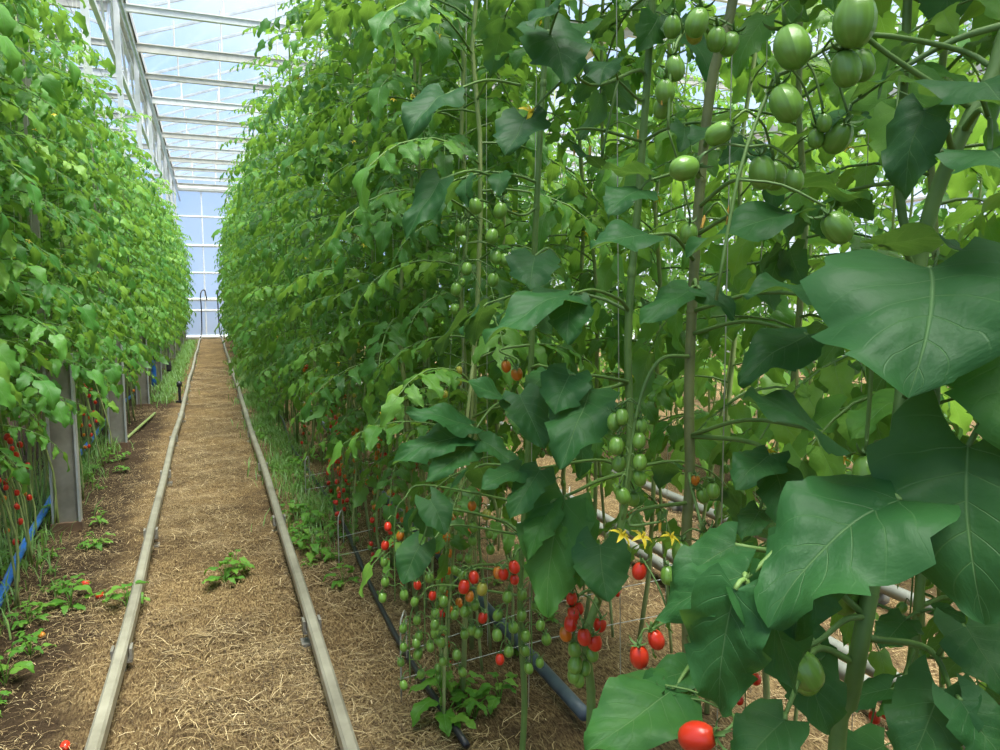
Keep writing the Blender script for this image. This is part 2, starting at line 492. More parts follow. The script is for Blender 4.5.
def drop(o):
    for c in list(o.children): drop(c)
    bpy.data.objects.remove(o)


# left wall of plants --------------------------------------------------------
LTR = [(0.62, 6, 'rro'), (0.95, 6, 'or'), (1.5, 5, 'yg')]
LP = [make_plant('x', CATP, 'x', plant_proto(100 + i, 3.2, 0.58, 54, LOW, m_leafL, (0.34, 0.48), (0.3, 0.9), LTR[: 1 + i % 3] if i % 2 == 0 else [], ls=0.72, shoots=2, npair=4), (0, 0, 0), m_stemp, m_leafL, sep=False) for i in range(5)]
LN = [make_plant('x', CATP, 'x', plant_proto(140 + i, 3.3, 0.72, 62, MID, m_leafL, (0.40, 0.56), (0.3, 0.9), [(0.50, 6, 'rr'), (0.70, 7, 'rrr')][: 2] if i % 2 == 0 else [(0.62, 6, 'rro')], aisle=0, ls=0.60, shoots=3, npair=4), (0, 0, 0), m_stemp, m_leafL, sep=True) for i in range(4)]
row(LN, -0.99, np.arange(1.5, 6.4, 0.33), 'leafy tomato plant near the camera in the bright row left of the path', 'near tomato plants left of the path', face=0.0)
row(LP, -0.94, np.arange(6.5, 25.8, 0.36), 'tomato plant further down the bright green row left of the path', 'far tomato plants left of the path')
row(LP, -1.60, np.arange(1.6, 25, 0.62), 'tomato plant standing behind the first row left of the path', 'tomato plants in the second row left of the path', scale=(0.9, 1.02))
for o in LP + LN: drop(o)

# right rows --------------------------------------------------------
RP = [make_plant('x', CATP, 'x', plant_proto(200 + i, 3.5, 0.34, 50, LOW, m_leaf, (0.36, 0.52), (0.15, 0.8), [(0.75, 6, 'g'), (0.45, 5, 'rogg')][: i % 3], shoots=1, ls=0.64, npair=4), (0, 0, 0), m_stem, m_leaf, sep=False) for i in range(5)]
RTR = [[(0.30, 9, 'gggor'), (0.52, 9, 'ggg'), (0.42, 9, 'ggyorr'), (0.66, 9, 'ggyor'), (0.95, 8, 'g'), (1.35, 7, 'g')], [(0.42, 9, 'gg'), (0.72, 9, 'ggoo'), (0.35, 8, 'ggoor'), (0.60, 9, 'rrrog'), (1.1, 7, 'g'), (1.5, 6, 'g')], [(0.36, 9, 'oggg'), (0.62, 9, 'gg'), (0.5, 9, 'ggoyr'), (0.78, 8, 'rrogg'), (1.25, 7, 'g')], [(0.48, 9, 'ggg'), (0.62, 8, 'rrg'), (0.38, 9, 'ogg'), (0.7, 9, 'ggo'), (1.15, 7, 'gy'), (1.6, 6, 'g')]]
RN = [make_plant('x', CATP, 'x', plant_proto(240 + i, 3.5, 0.58, 46, MID, m_leaf, (0.36, 0.52), (0.15, 0.8), RTR[i], aisle=math.pi, shoots=3, ls=0.64, npair=4), (0, 0, 0), m_stemp, m_leaf, sep=True) for i in range(4)]
RB = [make_plant('x', CATP, 'x', plant_proto(280 + i, 3.4, 0.52, 44, MID, m_leaf, (0.34, 0.48), (0.3, 0.95), [(0.5, 7, 'ggor'), (0.9, 7, 'g'), (1.3, 6, 'g')][: 1 + i], aisle=math.pi, shoots=1, ls=0.76, npair=4), (0, 0, 0), m_stemp, m_leaf, sep=True) for i in range(3)]
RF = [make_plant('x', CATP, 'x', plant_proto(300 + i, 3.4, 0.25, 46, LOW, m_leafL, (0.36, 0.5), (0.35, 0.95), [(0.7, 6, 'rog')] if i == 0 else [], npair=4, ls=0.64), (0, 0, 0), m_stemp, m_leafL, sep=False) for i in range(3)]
row(RN, 0.84, np.arange(2.15, 6.2, 0.34), 'tomato plant with hanging fruit right of the path, beyond the nearest big leaves', 'fruiting tomato plants right of the path', face=0.0)
row(RP, 0.74, np.arange(6.3, 25.8, 0.36), 'tomato plant far along the dense row right of the path', 'far tomato plants right of the path')
row(RB, 1.40, np.arange(0.8, 6.0, 0.34), 'tomato plant of the second row right of the path, seen between the nearest leaves', 'tomato plants in the second row on the right', face=0.0)
row(RP, 1.35, np.arange(6.3, 25, 0.62), 'tomato plant far down the second row right of the path', 'far tomato plants in the second row on the right')
for q, x in enumerate((3.35, 3.95)):
    row(RF, x, np.arange(2.0, 11.5, 0.46), 'tomato plant in the rows beyond the second path on the right', 'tomato plants beyond the second path')
row(RF, 6.1, np.arange(2.5, 13, 0.75), 'tomato plant in the furthest rows seen on the right', 'tomato plants in the furthest rows')
row(RP, 0.92, np.arange(-2.4, -0.2, 0.36), 'tomato plant of the right row standing beside and behind the camera', 'tomato plants beside the camera', xj=0.03)  # row carried on out of view, added so its tops shade the near leaves
row(RP, 1.45, np.arange(-1.2, 0.7, 0.4), 'tomato plant of the second right row beside the camera', 'tomato plants of the second row beside the camera', xj=0.03)  # second row carried on out of view, also added for shade
for o in RP + RN + RB + RF: drop(o)

# ------------------------------------------------------------------ near plants, built leaf by leaf
TOC = lambda p: unit(CAM - p)


class Hero:
    def __init__(s, pts, r0, r1, label, mat=None, top=3.35):
        pts = [np.asarray(p, float) for p in pts]
        low = pts[0]
        base = np.array([low[0] + (low[0] - pts[1][0]) * 0.3, low[1] + (low[1] - pts[1][1]) * 0.3, 0.0])
        up = unit(pts[-1] - pts[-2]); last = pts[-1]
        ext = []
        z = last[2]; cur = last.copy()
        while z < top:
            cur = cur + np.array([up[0] * 0.12, up[1] * 0.12, 0.28]); up = up * 0.6; z = cur[2]; ext.append(cur.copy())
        P = [base] + ([base * 0.5 + low * 0.5 + [0.012, -0.01, 0]] if low[2] > 0.35 else []) + pts + ext
        s.P = spline(P, 60)
        s.o = thing('tomato_plant', tuple(base), label, CATP, 'big leaved tomato plants nearest the camera')
        s.base = base
        mb = MB(); mb.tube(s.P - base, np.linspace(r0, r1, 60), 10)
        for i in range(6, 58, 5):      # nodes
            p = s.P[i] - base; mb.tube([p - (s.P[i + 1] - s.P[i - 1]) * 0.15, p, p + (s.P[i + 1] - s.P[i - 1]) * 0.15], [r0 * 0.6, r0 * 1.08, r0 * 0.6], 8)
        link('stem', mb.mesh('stem', mat or m_stem), s.o)

    def near(s, p):
        d = np.linalg.norm(s.P - np.asarray(p) - np.array([0, 0, -0.0]), axis=1)
        return s.P[int(np.argmin(d))]

    def leaf(s, lfs, rachis=None, tint=0.4, mat=None, pet=None):
        """lfs: leaflets (base, tip, width ratio, to-camera share, droop, fold, seed)"""
        mb = MB(); blades = []
        if rachis is not None:
            rc = [np.asarray(p) for p in rachis]
            if pet is not False:
                rc = [s.near(rc[0])] + rc
            Pr = spline(rc, 16); mb.tube(Pr - s.base, np.linspace(0.0045, 0.002, 16), 7, 0.5, 1)
        for lf in lfs:
            b, t, wr, tc, droop, fold, sd = lf[:7]
            b = np.asarray(b); t = np.asarray(t)
            if rachis is None:
                a = s.near(b + np.array([0, 0, -0.02])) if pet is None else np.asarray(pet)
                m = (a + b) * 0.5 + np.array([0, 0, 0.02])
                mb.tube(spline([a, m, b], 9) - s.base, np.linspace(0.0036, 0.0024, 9), 7, 0.5, 1)
            else:
                a = Pr[int(np.argmin(np.linalg.norm(Pr - b, axis=1)))]
                mb.tube(spline([a, (a + b) * 0.5 + [0, 0, 0.003], b], 5) - s.base, 0.0022, 6, 0.5, 1)
            tp = leaflet(16, 30, wr, 4, lf[7] if len(lf) > 7 else 0.22, droop, fold, 0.075, 0.030, 0.2, crumple=0.03, seed=sd, cord=0.34 if wr > 0.8 else 0.22, a=0.62 if wr > 0.8 else 0.56)
            tipl = tp[0][30 * 17 + 8]
            c = t - b; L = np.linalg.norm(c) / np.linalg.norm(tipl)
            cn = unit(TOC(b) * tc + np.array([0, 0, 1.0]) * (1 - abs(tc)))
            # turn the template so that its bent tip lands on the wanted tip
            A = frame(tipl, np.cross([1, 0, 0], unit(tipl))); B = frame(c, cn)
            Rm = B @ A.T
            lb = MB(); lb.add((tp[0] * L) @ Rm.T + b - s.base, tp[1], tp[2], float(np.clip(tint + 0.05 * math.sin(sd * 3.1), 0, 1)), 0)
            blades.append(lb)
        o = link('leaf', mb.mesh('leaf', [m_stem, m_stem]), s.o)
        for lb in blades: link('leaflet', lb.mesh('leaflet', mat or m_leafH), o)
        return o

    def fill(s, zs, seed, lib=HI, L=(0.26, 0.38), tint=(0.15, 0.6), azs=None, elev=(0.0, 0.5), ls=0.92):
        r = np.random.default_rng(seed); az = r.uniform(0, 6.28)
        for i, z in enumerate(zs):
            k = int(np.argmin(np.abs(s.P[:, 2] - z))); az += 2.4 + r.normal(0, 0.3)
            a = az if azs is None else azs[i % len(azs)] + r.normal(0, 0.3)
            mb = MB(); blades = []
            compound(mb, s.P[k] - s.base, a, r.uniform(*elev), r.uniform(*L), r, lib, r.uniform(*tint), npair=int(r.integers(2, 4)), ls=ls, sides=6, blades=blades)
            o = link('leaf', mb.mesh('leaf', [m_stem, m_stem]), s.o)
            for lb in blades: link('leaflet', lb.mesh('leaflet', m_leafH), o)

    def truss(s, line, toms, start=True, flowers=()):
        """line: points of the fruit stalk; toms: (top point, kind, size)"""
        mb = MB(); L = [np.asarray(p) for p in line]
        if start: L = [s.near(L[0])] + L
        T = spline(L, 24); mb.tube(T - s.base, np.linspace(0.0034, 0.0018, 24), 7)
        for tm in toms:
            p = np.asarray(tm[0]); q = T[int(np.argmin(np.linalg.norm(T - p - [0, 0, 0.01], axis=1)))]
            mb.tube(spline([q, (q + p) * 0.5 + [0, 0, 0.012], p + [0, 0, tm[2] * 0.25]], 7) - s.base, 0.0015, 5)
            add_tomato(s.o, s.base, p, tm[1], tm[2], True, tm[3] if len(tm) > 3 else None)
        for (p, wilt, sz, tilt) in flowers:
            p = np.asarray(p); q = T[int(np.argmin(np.linalg.norm(T - p, axis=1)))]
            mb.tube(spline([q, (q + p) * 0.5 + [0, 0, 0.015], p], 7) - s.base, 0.0012, 5)
            f = link('flower', WILT if wilt else FLOW, s.o); f.location = p - s.base; f.scale = (sz,) * 3; f.rotation_euler = tilt
            f['label'] = 'wilted orange tomato flower' if wilt else 'yellow star shaped tomato flower'
        link('fruit_truss', mb.mesh('fruit_truss', m_stem), s.o)


# A: thick stem at the lower right ------------------------------------------------
A = Hero([at(836, 760, .74), at(850, 700, .73), at(861, 640, .72), at(876, 560, .74), at(896, 450, .79), at(914, 300, .83), at(932, 205, .82), at(966, 125, .80), at(1004, 40, .80)],
         0.0085, 0.0075, 'nearest tomato plant, thick pale stem under the biggest dark leaves')
A.leaf([(at(930, 268, .64), at(908, 398, .56), 1.22, .55, .75, .30, 1, .24)], tint=.22)
A.leaf([(at(968, 446, .61), at(985, 625, .57), 1.0, .60, .7, .28, 2, .22)], tint=.25, pet=at(1030, 380, .66))
A.leaf([(at(1010, 345, .62), at(1040, 470, .56), 1.0, .3, .6, .3, 3)], tint=.65)
A.leaf([(at(900, 500, .60), at(768, 628, .56), .72, .35, .75, .42, 4, .25), (at(830, 520, .60), at(795, 640, .60), .66, .4, .7, .35, 5, .25),
        (at(745, 575, .60), at(655, 620, .63), .62, .45, .5, .3, 6, .3), (at(735, 590, .58), at(720, 712, .60), .62, .55, .5, .3, 7, .3),
        (at(748, 588, .59), at(795, 690, .62), .55, .5, .6, .3, 8, .25), (at(850, 505, .61), at(905, 560, .56), .6, .35, .8, .3, 9, .2)],
       rachis=[at(905, 492, .64), at(860, 498, .62), at(800, 530, .60), at(745, 580, .59)], tint=.33)
A.leaf([(at(735, 545, .70), at(668, 602, .70), .7, .4, .5, .3, 10)], tint=.35)
A.leaf([(at(785, 720, .62), at(735, 790, .6), .8, .4, .5, .3, 11), (at(800, 640, .72), at(830, 735, .7), .72, .5, .5, .3, 12)], rachis=[at(850, 660, .72), at(815, 650, .70), at(785, 715, .63)], tint=.42)
A.leaf([(at(965, 625, .66), at(1010, 700, .62), .9, .3, .6, .3, 13), (at(940, 690, .62), at(905, 770, .60), .9, .4, .5, .28, 14), (at(960, 700, .60), at(1010, 770, .58), .9, .4, .5, .3, 15)],
       rachis=[at(880, 640, .72), at(930, 650, .68), at(955, 700, .62)], tint=.3)
A.leaf([(at(845, 572, .72), at(908, 575, .66), .42, -.2, .5, .3, 16, .15)], tint=.1)
A.leaf([(at(925, 110, .70), at(905, 200, .70), .62, .2, .9, .3, 17)], tint=.1)
A.leaf([(at(975, 85, .70), at(1015, 115, .6), .8, .3, .7, .3, 18), (at(990, 150, .62), at(1025, 180, .55), .9, .4, .5, .2, 19)], rachis=[at(980, 110, .75), at(990, 120, .7)], tint=.3)
A.leaf([(at(880, 245, .80), at(965, 250, .72), .55, -.35, .8, .3, 20)], tint=.05)
A.leaf([(at(860, 95, .85), at(905, 75, .8), .6, .2, .6, .3, 21), (at(850, 115, .85), at(820, 130, .8), .6, .3, .6, .3, 22), (at(880, 85, .85), at(925, 40, .85), .6, -.3, .6, .3, 23)],
       rachis=[at(955, 40, .82), at(900, 70, .84), at(850, 105, .86)], tint=.4)
A.truss([at(845, 620, .70), at(820, 640, .68), at(800, 650, .67)], [(at(795, 652, .67), 'g', .030, (.5, .2)), (at(808, 660, .69), 'g', .026)])
A.truss([at(860, 560, .72), at(850, 535, .72), at(835, 545, .72)], [(at(832, 548, .72), 'g', .036), (at(852, 556, .72), 'g', .040), (at(840, 575, .74), 'g', .034), (at(862, 545, .76), 'g', .034)])
A.truss([at(960, 50, .82), at(880, 35, .80), at(840, 42, .80), at(790, 70, .80), at(772, 85, .80), at(740, 170, .78), at(716, 300, .78)],
        [(at(786, 28, .78), 'g', .038, (.3, -.3)), (at(842, 50, .76), 'g', .030), (at(858, 48, .79), 'g', .028), (at(778, 86, .78), 'g', .033, (.4, -.2)),
         (at(733, 126, .78), 'g', .025, (.3, 1.2)), (at(848, 122, .80), 'g', .030, (.2, .8)), (at(823, 113, .80), 'g', .016), (at(816, 128, .82), 'g', .018),
         (at(795, 168, .80), 'g', .020), (at(760, 155, .80), 'g', .029), (at(697, 165, .80), 'g', .027, (.2, 1.3)), (at(826, 214, .76), 'g', .029, (.3, .7)), (at(772, 160, .84), 'g', .027)],
        flowers=[(at(730, 205, .78), True, .013, (0.1, 0, 0)), (at(705, 215, .8), True, .009, (0.1, .2, 0))])
A.truss([at(870, 40, .78), at(860, 5, .76), at(856, -15, .75)], [(at(856, -8, .74), 'g', .042, (0, 0))])
A.truss([at(880, 300, .8), at(868, 420, .82), at(866, 450, .82)], [(at(866, 455, .82), 'g', .032)])

A.fill([2.0, 2.1, 2.2, 2.3, 2.4, 2.5, 2.6, 2.7, 2.8, 2.9, 3.0, 3.1, 3.2], 50, L=(.34, .46), tint=(.3, .8))

# C: brown stem in the middle right ------------------------------------------------
C = Hero([at(686, 560, 1.2), at(690, 480, 1.2), at(689, 400, 1.2), at(692, 310, 1.19), at(699, 200, 1.18), at(712, 80, 1.16), at(734, -5, 1.15)],
         0.0092, 0.007, 'tomato plant with a brown green upright stem left of the biggest leaves', m_stemd)
C.leaf([(at(845, 300, .95), at(742, 295, .90), .52, .35, .5, .25, 31, .12)], tint=.3)
C.leaf([(at(808, 335, 1.0), at(738, 385, .95), .55, .5, .4, .3, 32, .15)], tint=.3)
C.leaf([(at(818, 430, .95), at(742, 400, .92), .85, .35, .45, .25, 33, .14)], tint=.3)
C.leaf([(at(790, 215, 1.0), at(686, 258, .95), .42, .3, .5, .35, 34, .2)], tint=.35)
C.leaf([(at(770, 180, 1.0), at(870, 200, .98), .4, -.2, .35, .25, 35, .2)], tint=.75)
C.leaf([(at(770, 455, .95), at(735, 490, .9), .7, .4, .5, .3, 36), (at(775, 470, .95), at(790, 535, .9), .7, .5, .4, .3, 37), (at(760, 510, .95), at(742, 540, .9), .6, .5, .4, .3, 38)], rachis=[at(740, 440, 1.1), at(765, 450, .98), at(770, 475, .95)], tint=.35)
C.leaf([(at(640, 190, 1.1), at(608, 215, 1.05), .8, .4, .5, .3, 39), (at(650, 175, 1.1), at(600, 170, 1.1), .6, -.2, .5, .3, 40)], rachis=[at(690, 170, 1.15), at(650, 180, 1.1)], tint=.3)
C.leaf([(at(650, 235, 1.05), at(590, 250, 1.0), .7, .4, .6, .3, 41, .2)], tint=.22)
C.leaf([(at(720, 130, 1.1), at(690, 145, 1.05), .7, .5, .4, .3, 42)], tint=.3)
C.leaf([(at(690, 290, 1.05), at(640, 325, 1.0), .55, .35, .5, .3, 43, .2), (at(700, 290, 1.05), at(735, 320, 1.0), .55, .35, .5, .3, 44, .2)], rachis=[at(695, 280, 1.1), at(696, 287, 1.06)], tint=.4)
C.fill([2.1, 2.2, 2.3, 2.4, 2.5, 2.6, 2.7, 2.8, 2.9, 3.0, 3.1, 3.2], 51, tint=(.3, .8))
C.truss([at(700, 20, 1.05), at(685, 30, 1.0), at(672, 60, .95), at(668, 130, .95)],
        [(at(702, 8, .95), 'g', .030), (at(718, 26, .98), 'g', .026), (at(672, 14, .98), 'g', .024), (at(735, 32, 1.0), 'g', .026), (at(690, 24, 1.0), 'y', .022), (at(673, 55, .95), 'g', .026),
         (at(664, 78, .95), 'g', .026), (at(665, 95, .97), 'g', .024), (at(690, 222, 1.0), 'g', .024)], flowers=[(at(662, 95, .95), True, .008, (0, 0, 0))])
C.truss([at(660, 360, 1.1), at(640, 400, 1.08), at(628, 470, 1.08), at(622, 520, 1.08)],
        [(at(622, 408, 1.08), 'g', .020), (at(640, 418, 1.08), 'g', .020), (at(615, 412, 1.1), 'g', .022), (at(640, 432, 1.08), 'g', .020), (at(617, 436, 1.08), 'g', .022),
         (at(640, 453, 1.08), 'g', .021), (at(622, 455, 1.1), 'g', .021), (at(637, 469, 1.08), 'g', .021), (at(620, 487, 1.08), 'g', .021), (at(634, 492, 1.1), 'g', .019)])
C.truss([at(690, 480, 1.15), at(700, 520, 1.1), at(704, 535, 1.1)], [(at(706, 530, 1.1), 'g', .034, (.3, .3)), (at(682, 540, 1.12), 'g', .028), (at(712, 482, 1.1), 'g', .02), (at(696, 475, 1.12), 'o', .014), (at(700, 488, 1.12), 'g', .02)])
C.truss([at(640, 510, 1.12), at(630, 525, 1.1), at(660, 522, 1.1)], [], flowers=[(at(622, 535, 1.1), False, .020, (.5, .4, 0)), (at(642, 537, 1.1), False, .019, (.6, -.2, .5)), (at(671, 537, 1.1), False, .018, (.4, .2, .3)), (at(660, 520, 1.1), True, .012, (0, 0, 0))])
C.truss([at(700, 610, 1.12), at(670, 620, 1.05), at(650, 630, 1.02)], [(at(652, 630, 1.02), 'r', .023), (at(638, 645, 1.02), 'r', .027), (at(668, 565, 1.05), 'g', .022), (at(642, 562, 1.1), 'r', .022)])
C.truss([at(720, 700, 1.0), at(735, 720, .9), at(716, 738, .88)], [(at(716, 736, .86), 'r', .036, (.2, 1.2)), (at(746, 735, .88), 'g', .028), (at(665, 690, .95), 'g', .026), (at(672, 704, .95), 'g', .028), (at(690, 690, .98), 'g', .024)])
C.leaf([(at(672, 690, .95), at(585, 752, .88), .75, .5, .4, .3, 45, .15), (at(690, 670, 1.0), at(640, 690, .95), .6, .5, .4, .3, 46)], rachis=[at(705, 650, 1.15), at(690, 665, 1.0), at(675, 688, .96)], tint=.5)

# D: curved stem with red fruit, further left --------------------------------------
D = Hero([at(591, 745, 1.38), at(591, 690, 1.37), at(586, 640, 1.36), at(598, 600, 1.38), at(618, 540, 1.42), at(630, 450, 1.44), at(628, 330, 1.44), at(640, 180, 1.44), at(652, 0, 1.44)],
         0.0088, 0.0062, 'tomato plant with a curved pale stem and red tomatoes hanging at its foot', m_stem)
D.truss([at(600, 600, 1.36), at(590, 590, 1.32), at(576, 600, 1.3), at(574, 630, 1.3), at(576, 680, 1.3)],
        [(at(572, 592, 1.28), 'r', .020), (at(571, 606, 1.28), 'r', .021), (at(578, 602, 1.3), 'r', .018), (at(572, 614, 1.28), 'r', .024), (at(583, 628, 1.26), 'r', .024), (at(594, 634, 1.27), 'r', .026),
         (at(601, 618, 1.28), 'r', .023), (at(564, 626, 1.3), 'o', .022), (at(573, 641, 1.3), 'g', .024), (at(590, 646, 1.3), 'g', .022), (at(577, 655, 1.3), 'g', .026), (at(586, 660, 1.31), 'g', .022), (at(574, 666, 1.3), 'g', .024), (at(578, 672, 1.3), 'g', .022)])
D.leaf([(at(600, 545, 1.2), at(608, 602, 1.15), 1.0, .6, .35, .2, 51, .12)], tint=.4)
D.leaf([(at(565, 500, 1.25), at(548, 618, 1.2), .62, .35, .4, .3, 52, .3), (at(575, 510, 1.25), at(580, 590, 1.2), .5, .1, .4, .3, 53, .3), (at(550, 505, 1.25), at(528, 560, 1.2), .55, .2, .5, .3, 54, .3)],
       rachis=[at(600, 480, 1.35), at(575, 492, 1.28), at(555, 500, 1.25)], tint=.72)
D.leaf([(at(570, 375, 1.2), at(555, 415, 1.15), .95, .5, .4, .25, 55), (at(590, 390, 1.2), at(560, 470, 1.1), .65, .4, .6, .3, 56)], rachis=[at(620, 380, 1.4), at(590, 375, 1.25), at(578, 378, 1.2)], tint=.28)
D.leaf([(at(570, 295, 1.2), at(485, 345, 1.1), .42, .3, .5, .35, 57, .2), (at(572, 300, 1.2), at(568, 345, 1.15), .8, .4, .5, .3, 58)], rachis=[at(620, 300, 1.4), at(595, 290, 1.28), at(575, 293, 1.2)], tint=.3)
D.leaf([(at(535, 256, 1.3), at(530, 290, 1.25), 1.1, .5, .4, .25, 59)], tint=.15, pet=at(560, 262, 1.5))
D.leaf([(at(525, 118, 1.25), at(505, 155, 1.2), .9, .4, .5, .25, 60), (at(548, 30, 1.25), at(565, 85, 1.2), .95, .2, .5, .25, 61), (at(560, 5, 1.2), at(535, 30, 1.15), .9, -.2, .7, .3, 62)], rachis=[at(640, 70, 1.42), at(590, 85, 1.3), at(548, 40, 1.25)], tint=.1)
D.leaf([(at(612, 62, 1.25), at(600, 85, 1.2), 1.0, -.2, .9, .3, 63), (at(600, 165, 1.3), at(560, 145, 1.25), .4, .3, .4, .3, 64)], rachis=[at(640, 100, 1.42), at(618, 80, 1.3)], tint=.05)
D.leaf([(at(520, 395, 1.25), at(545, 450, 1.2), .7, .4, .6, .3, 65), (at(505, 400, 1.25), at(455, 380, 1.2), .45, .4, .5, .3, 66)], rachis=[at(600, 390, 1.4), at(550, 400, 1.3), at(512, 400, 1.25)], tint=.25)
D.leaf([(at(520, 470, 1.25), at(480, 490, 1.2), .6, .4, .5, .3, 67), (at(540, 470, 1.25), at(510, 520, 1.2), .6, .4, .5, .3, 68)], rachis=[at(600, 460, 1.42), at(540, 468, 1.28)], tint=.35)
D.fill([.95, 1.25, 1.65, 1.85, 2.05, 2.2, 2.35, 2.5, 2.6, 2.7, 2.8, 2.9, 3.0, 3.1, 3.2], 52, L=(.28, .4), tint=(.15, .6))
D.truss([at(600, 130, 1.35), at(575, 130, 1.3), at(580, 140, 1.28)], [], flowers=[(at(575, 145, 1.28), True, .012, (0, .1, 0)), (at(590, 146, 1.28), True, .012, (.1, 0, 0)), (at(530, 112, 1.25), False, .022, (1.1, 0, .4)), (at(638, 130, 1.3), True, .01, (0, 0, 0))])

# F: thin stem with a spreading leaf -------------------------------------------------
Fp = Hero([at(520, 600, 1.85), at(528, 450, 1.82), at(532, 330, 1.78), at(535, 240, 1.75), at(541, 120, 1.72), at(548, 0, 1.7)],
          0.0080, 0.0055, 'tomato plant with a spreading grey green leaf, next beyond the curved stem', m_stem)
Fp.leaf([(at(470, 425, 1.55), at(405, 412, 1.5), .5, .45, .4, .3, 71, .25), (at(465, 435, 1.55), at(392, 465, 1.48), .5, .5, .4, .3, 72, .3), (at(470, 445, 1.55), at(425, 482, 1.48), .55, .5, .4, .3, 73, .25), (at(480, 440, 1.55), at(520, 470, 1.5), .5, .4, .4, .3, 74, .25)],
        rachis=[at(520, 400, 1.75), at(495, 405, 1.62), at(475, 430, 1.55)], tint=.38)
Fp.leaf([(at(445, 95, 1.5), at(408, 140, 1.42), .62, .35, 1.0, .4, 75, .15)], tint=.1, pet=at(520, 85, 1.72))
Fp.leaf([(at(440, 180, 1.5), at(405, 240, 1.45), .45, .4, .4, .5, 76, .12)], tint=.25, pet=at(500, 180, 1.72))
Fp.leaf([(at(420, 545, 1.75), at(403, 585, 1.7), .85, .5, .3, .25, 77, .1), (at(430, 500, 1.75), at(445, 535, 1.7), .85, .5, .4, .25, 78, .1)], rachis=[at(500, 520, 1.85), at(440, 510, 1.78), at(422, 540, 1.75)], tint=.3)
Fp.fill([.85, 1.15, 1.4, 1.6, 1.85, 2.1, 2.3, 2.55, 2.8, 3.05], 53, L=(.3, .42), tint=(.15, .6))
Fp.truss([at(525, 545, 1.82), at(515, 555, 1.75), at(508, 600, 1.75), at(505, 640, 1.75)],
         [(at(512, 560, 1.72), 'r', .026), (at(503, 568, 1.73), 'r', .025), (at(497, 566, 1.75), 'o', .024), (at(514, 574, 1.73), 'r', .022), (at(483, 582, 1.75), 'y', .026), (at(508, 590, 1.75), 'g', .024), (at(500, 610, 1.75), 'g', .025), (at(512, 622, 1.75), 'g', .025),
          (at(496, 628, 1.75), 'g', .025), (at(509, 645, 1.75), 'g', .024), (at(500, 653, 1.75), 'r', .022)])
Fp.truss([at(500, 570, 1.85), at(470, 572, 1.8), at(468, 620, 1.8)], [(at(473, 570, 1.78), 'r', .026), (at(465, 579, 1.77), 'r', .028), (at(462, 570, 1.8), 'g', .022), (at(470, 590, 1.78), 'o', .022), (at(475, 600, 1.8), 'g', .024), (at(466, 605, 1.8), 'g', .024), (at(472, 625, 1.8), 'g', .024), (at(484, 612, 1.8), 'r', .024), (at(480, 628, 1.8), 'g', .024)])
def green_chain(px0, py0, d, n, seed, red=''):
    r_ = np.random.default_rng(seed); ts = []
    for q in range(n): ts.append((at(px0 + (9 if q % 2 else -8) + r_.normal(0, 2), py0 + q * 9.5 + r_.normal(0, 2), d - .02), red[q] if q < len(red) else 'g', r_.uniform(.020, .025)))
    Fp.truss([at(px0 + 30, py0 - 35, d + .04), at(px0 + 10, py0 - 22, d), at(px0, py0, d), at(px0, py0 + n * 9, d)], ts)


green_chain(395, 520, 2.05, 9, 1, 'ror'); green_chain(425, 560, 1.95, 10, 2, 'ggrrg'); green_chain(448, 600, 1.9, 8, 3); green_chain(532, 590, 1.8, 9, 4); green_chain(545, 560, 1.9, 5, 5, 'ggr'); green_chain(410, 620, 1.95, 7, 6); green_chain(480, 500, 2.0, 7, 7, 'oy')
Fp.truss([at(500, 350, 1.75), at(518, 360, 1.65), at(515, 372, 1.6)], [(at(516, 368, 1.58), 'o', .026, (.3, .6)), (at(505, 360, 1.6), 'o', .022)])
Fp.truss([at(520, 215, 1.72), at(480, 200, 1.65), at(470, 215, 1.62), at(465, 260, 1.62)],
         [(at(473, 197, 1.6), 'g', .030), (at(503, 202, 1.62), 'g', .030), (at(461, 222, 1.6), 'g', .024), (at(494, 228, 1.6), 'g', .028), (at(495, 250, 1.62), 'g', .026), (at(504, 253, 1.62), 'g', .022), (at(468, 262, 1.62), 'g', .024), (at(457, 282, 1.62), 'g', .024), (at(494, 272, 1.62), 'g', .026), (at(485, 305, 1.62), 'g', .026)])

# E: thin green stem at the right, behind the thick one ------------------------------
E = Hero([at(903, 740, 1.25), at(908, 690, 1.25), at(918, 610, 1.25), at(925, 500, 1.26), at(935, 350, 1.28), at(900, 200, 1.3), at(905, 60, 1.3)],
         0.0082, 0.007, 'tomato plant with a slim light green stem right of the thick stem', m_stem)
E.fill([.72, .8, .88, .95, 1.05, 1.15, 1.25, 1.5, 1.7, 1.9, 2.1, 2.2, 2.4, 2.5, 2.7, 2.8, 3.0, 3.1], 54, tint=(.5, .95), L=(.3, .4))
E.leaf([(at(905, 620, 1.2), at(880, 650, 1.15), .7, .4, .5, .3, 81), (at(935, 610, 1.2), at(975, 625, 1.15), .6, .3, .5, .3, 82)], rachis=[at(918, 615, 1.24), at(920, 612, 1.2)], tint=.4)
E.leaf([(at(900, 400, 1.15), at(850, 440, 1.1), .6, .1, .5, .3, 83), (at(915, 395, 1.15), at(960, 440, 1.1), .8, -.2, .5, .3, 84)], rachis=[at(925, 380, 1.24), at(905, 392, 1.18)], tint=.85)
E.truss([at(840, 480, 1.3), at(812, 478, 1.2), at(808, 490, 1.2)], [(at(809, 484, 1.2), 'y', .030)])

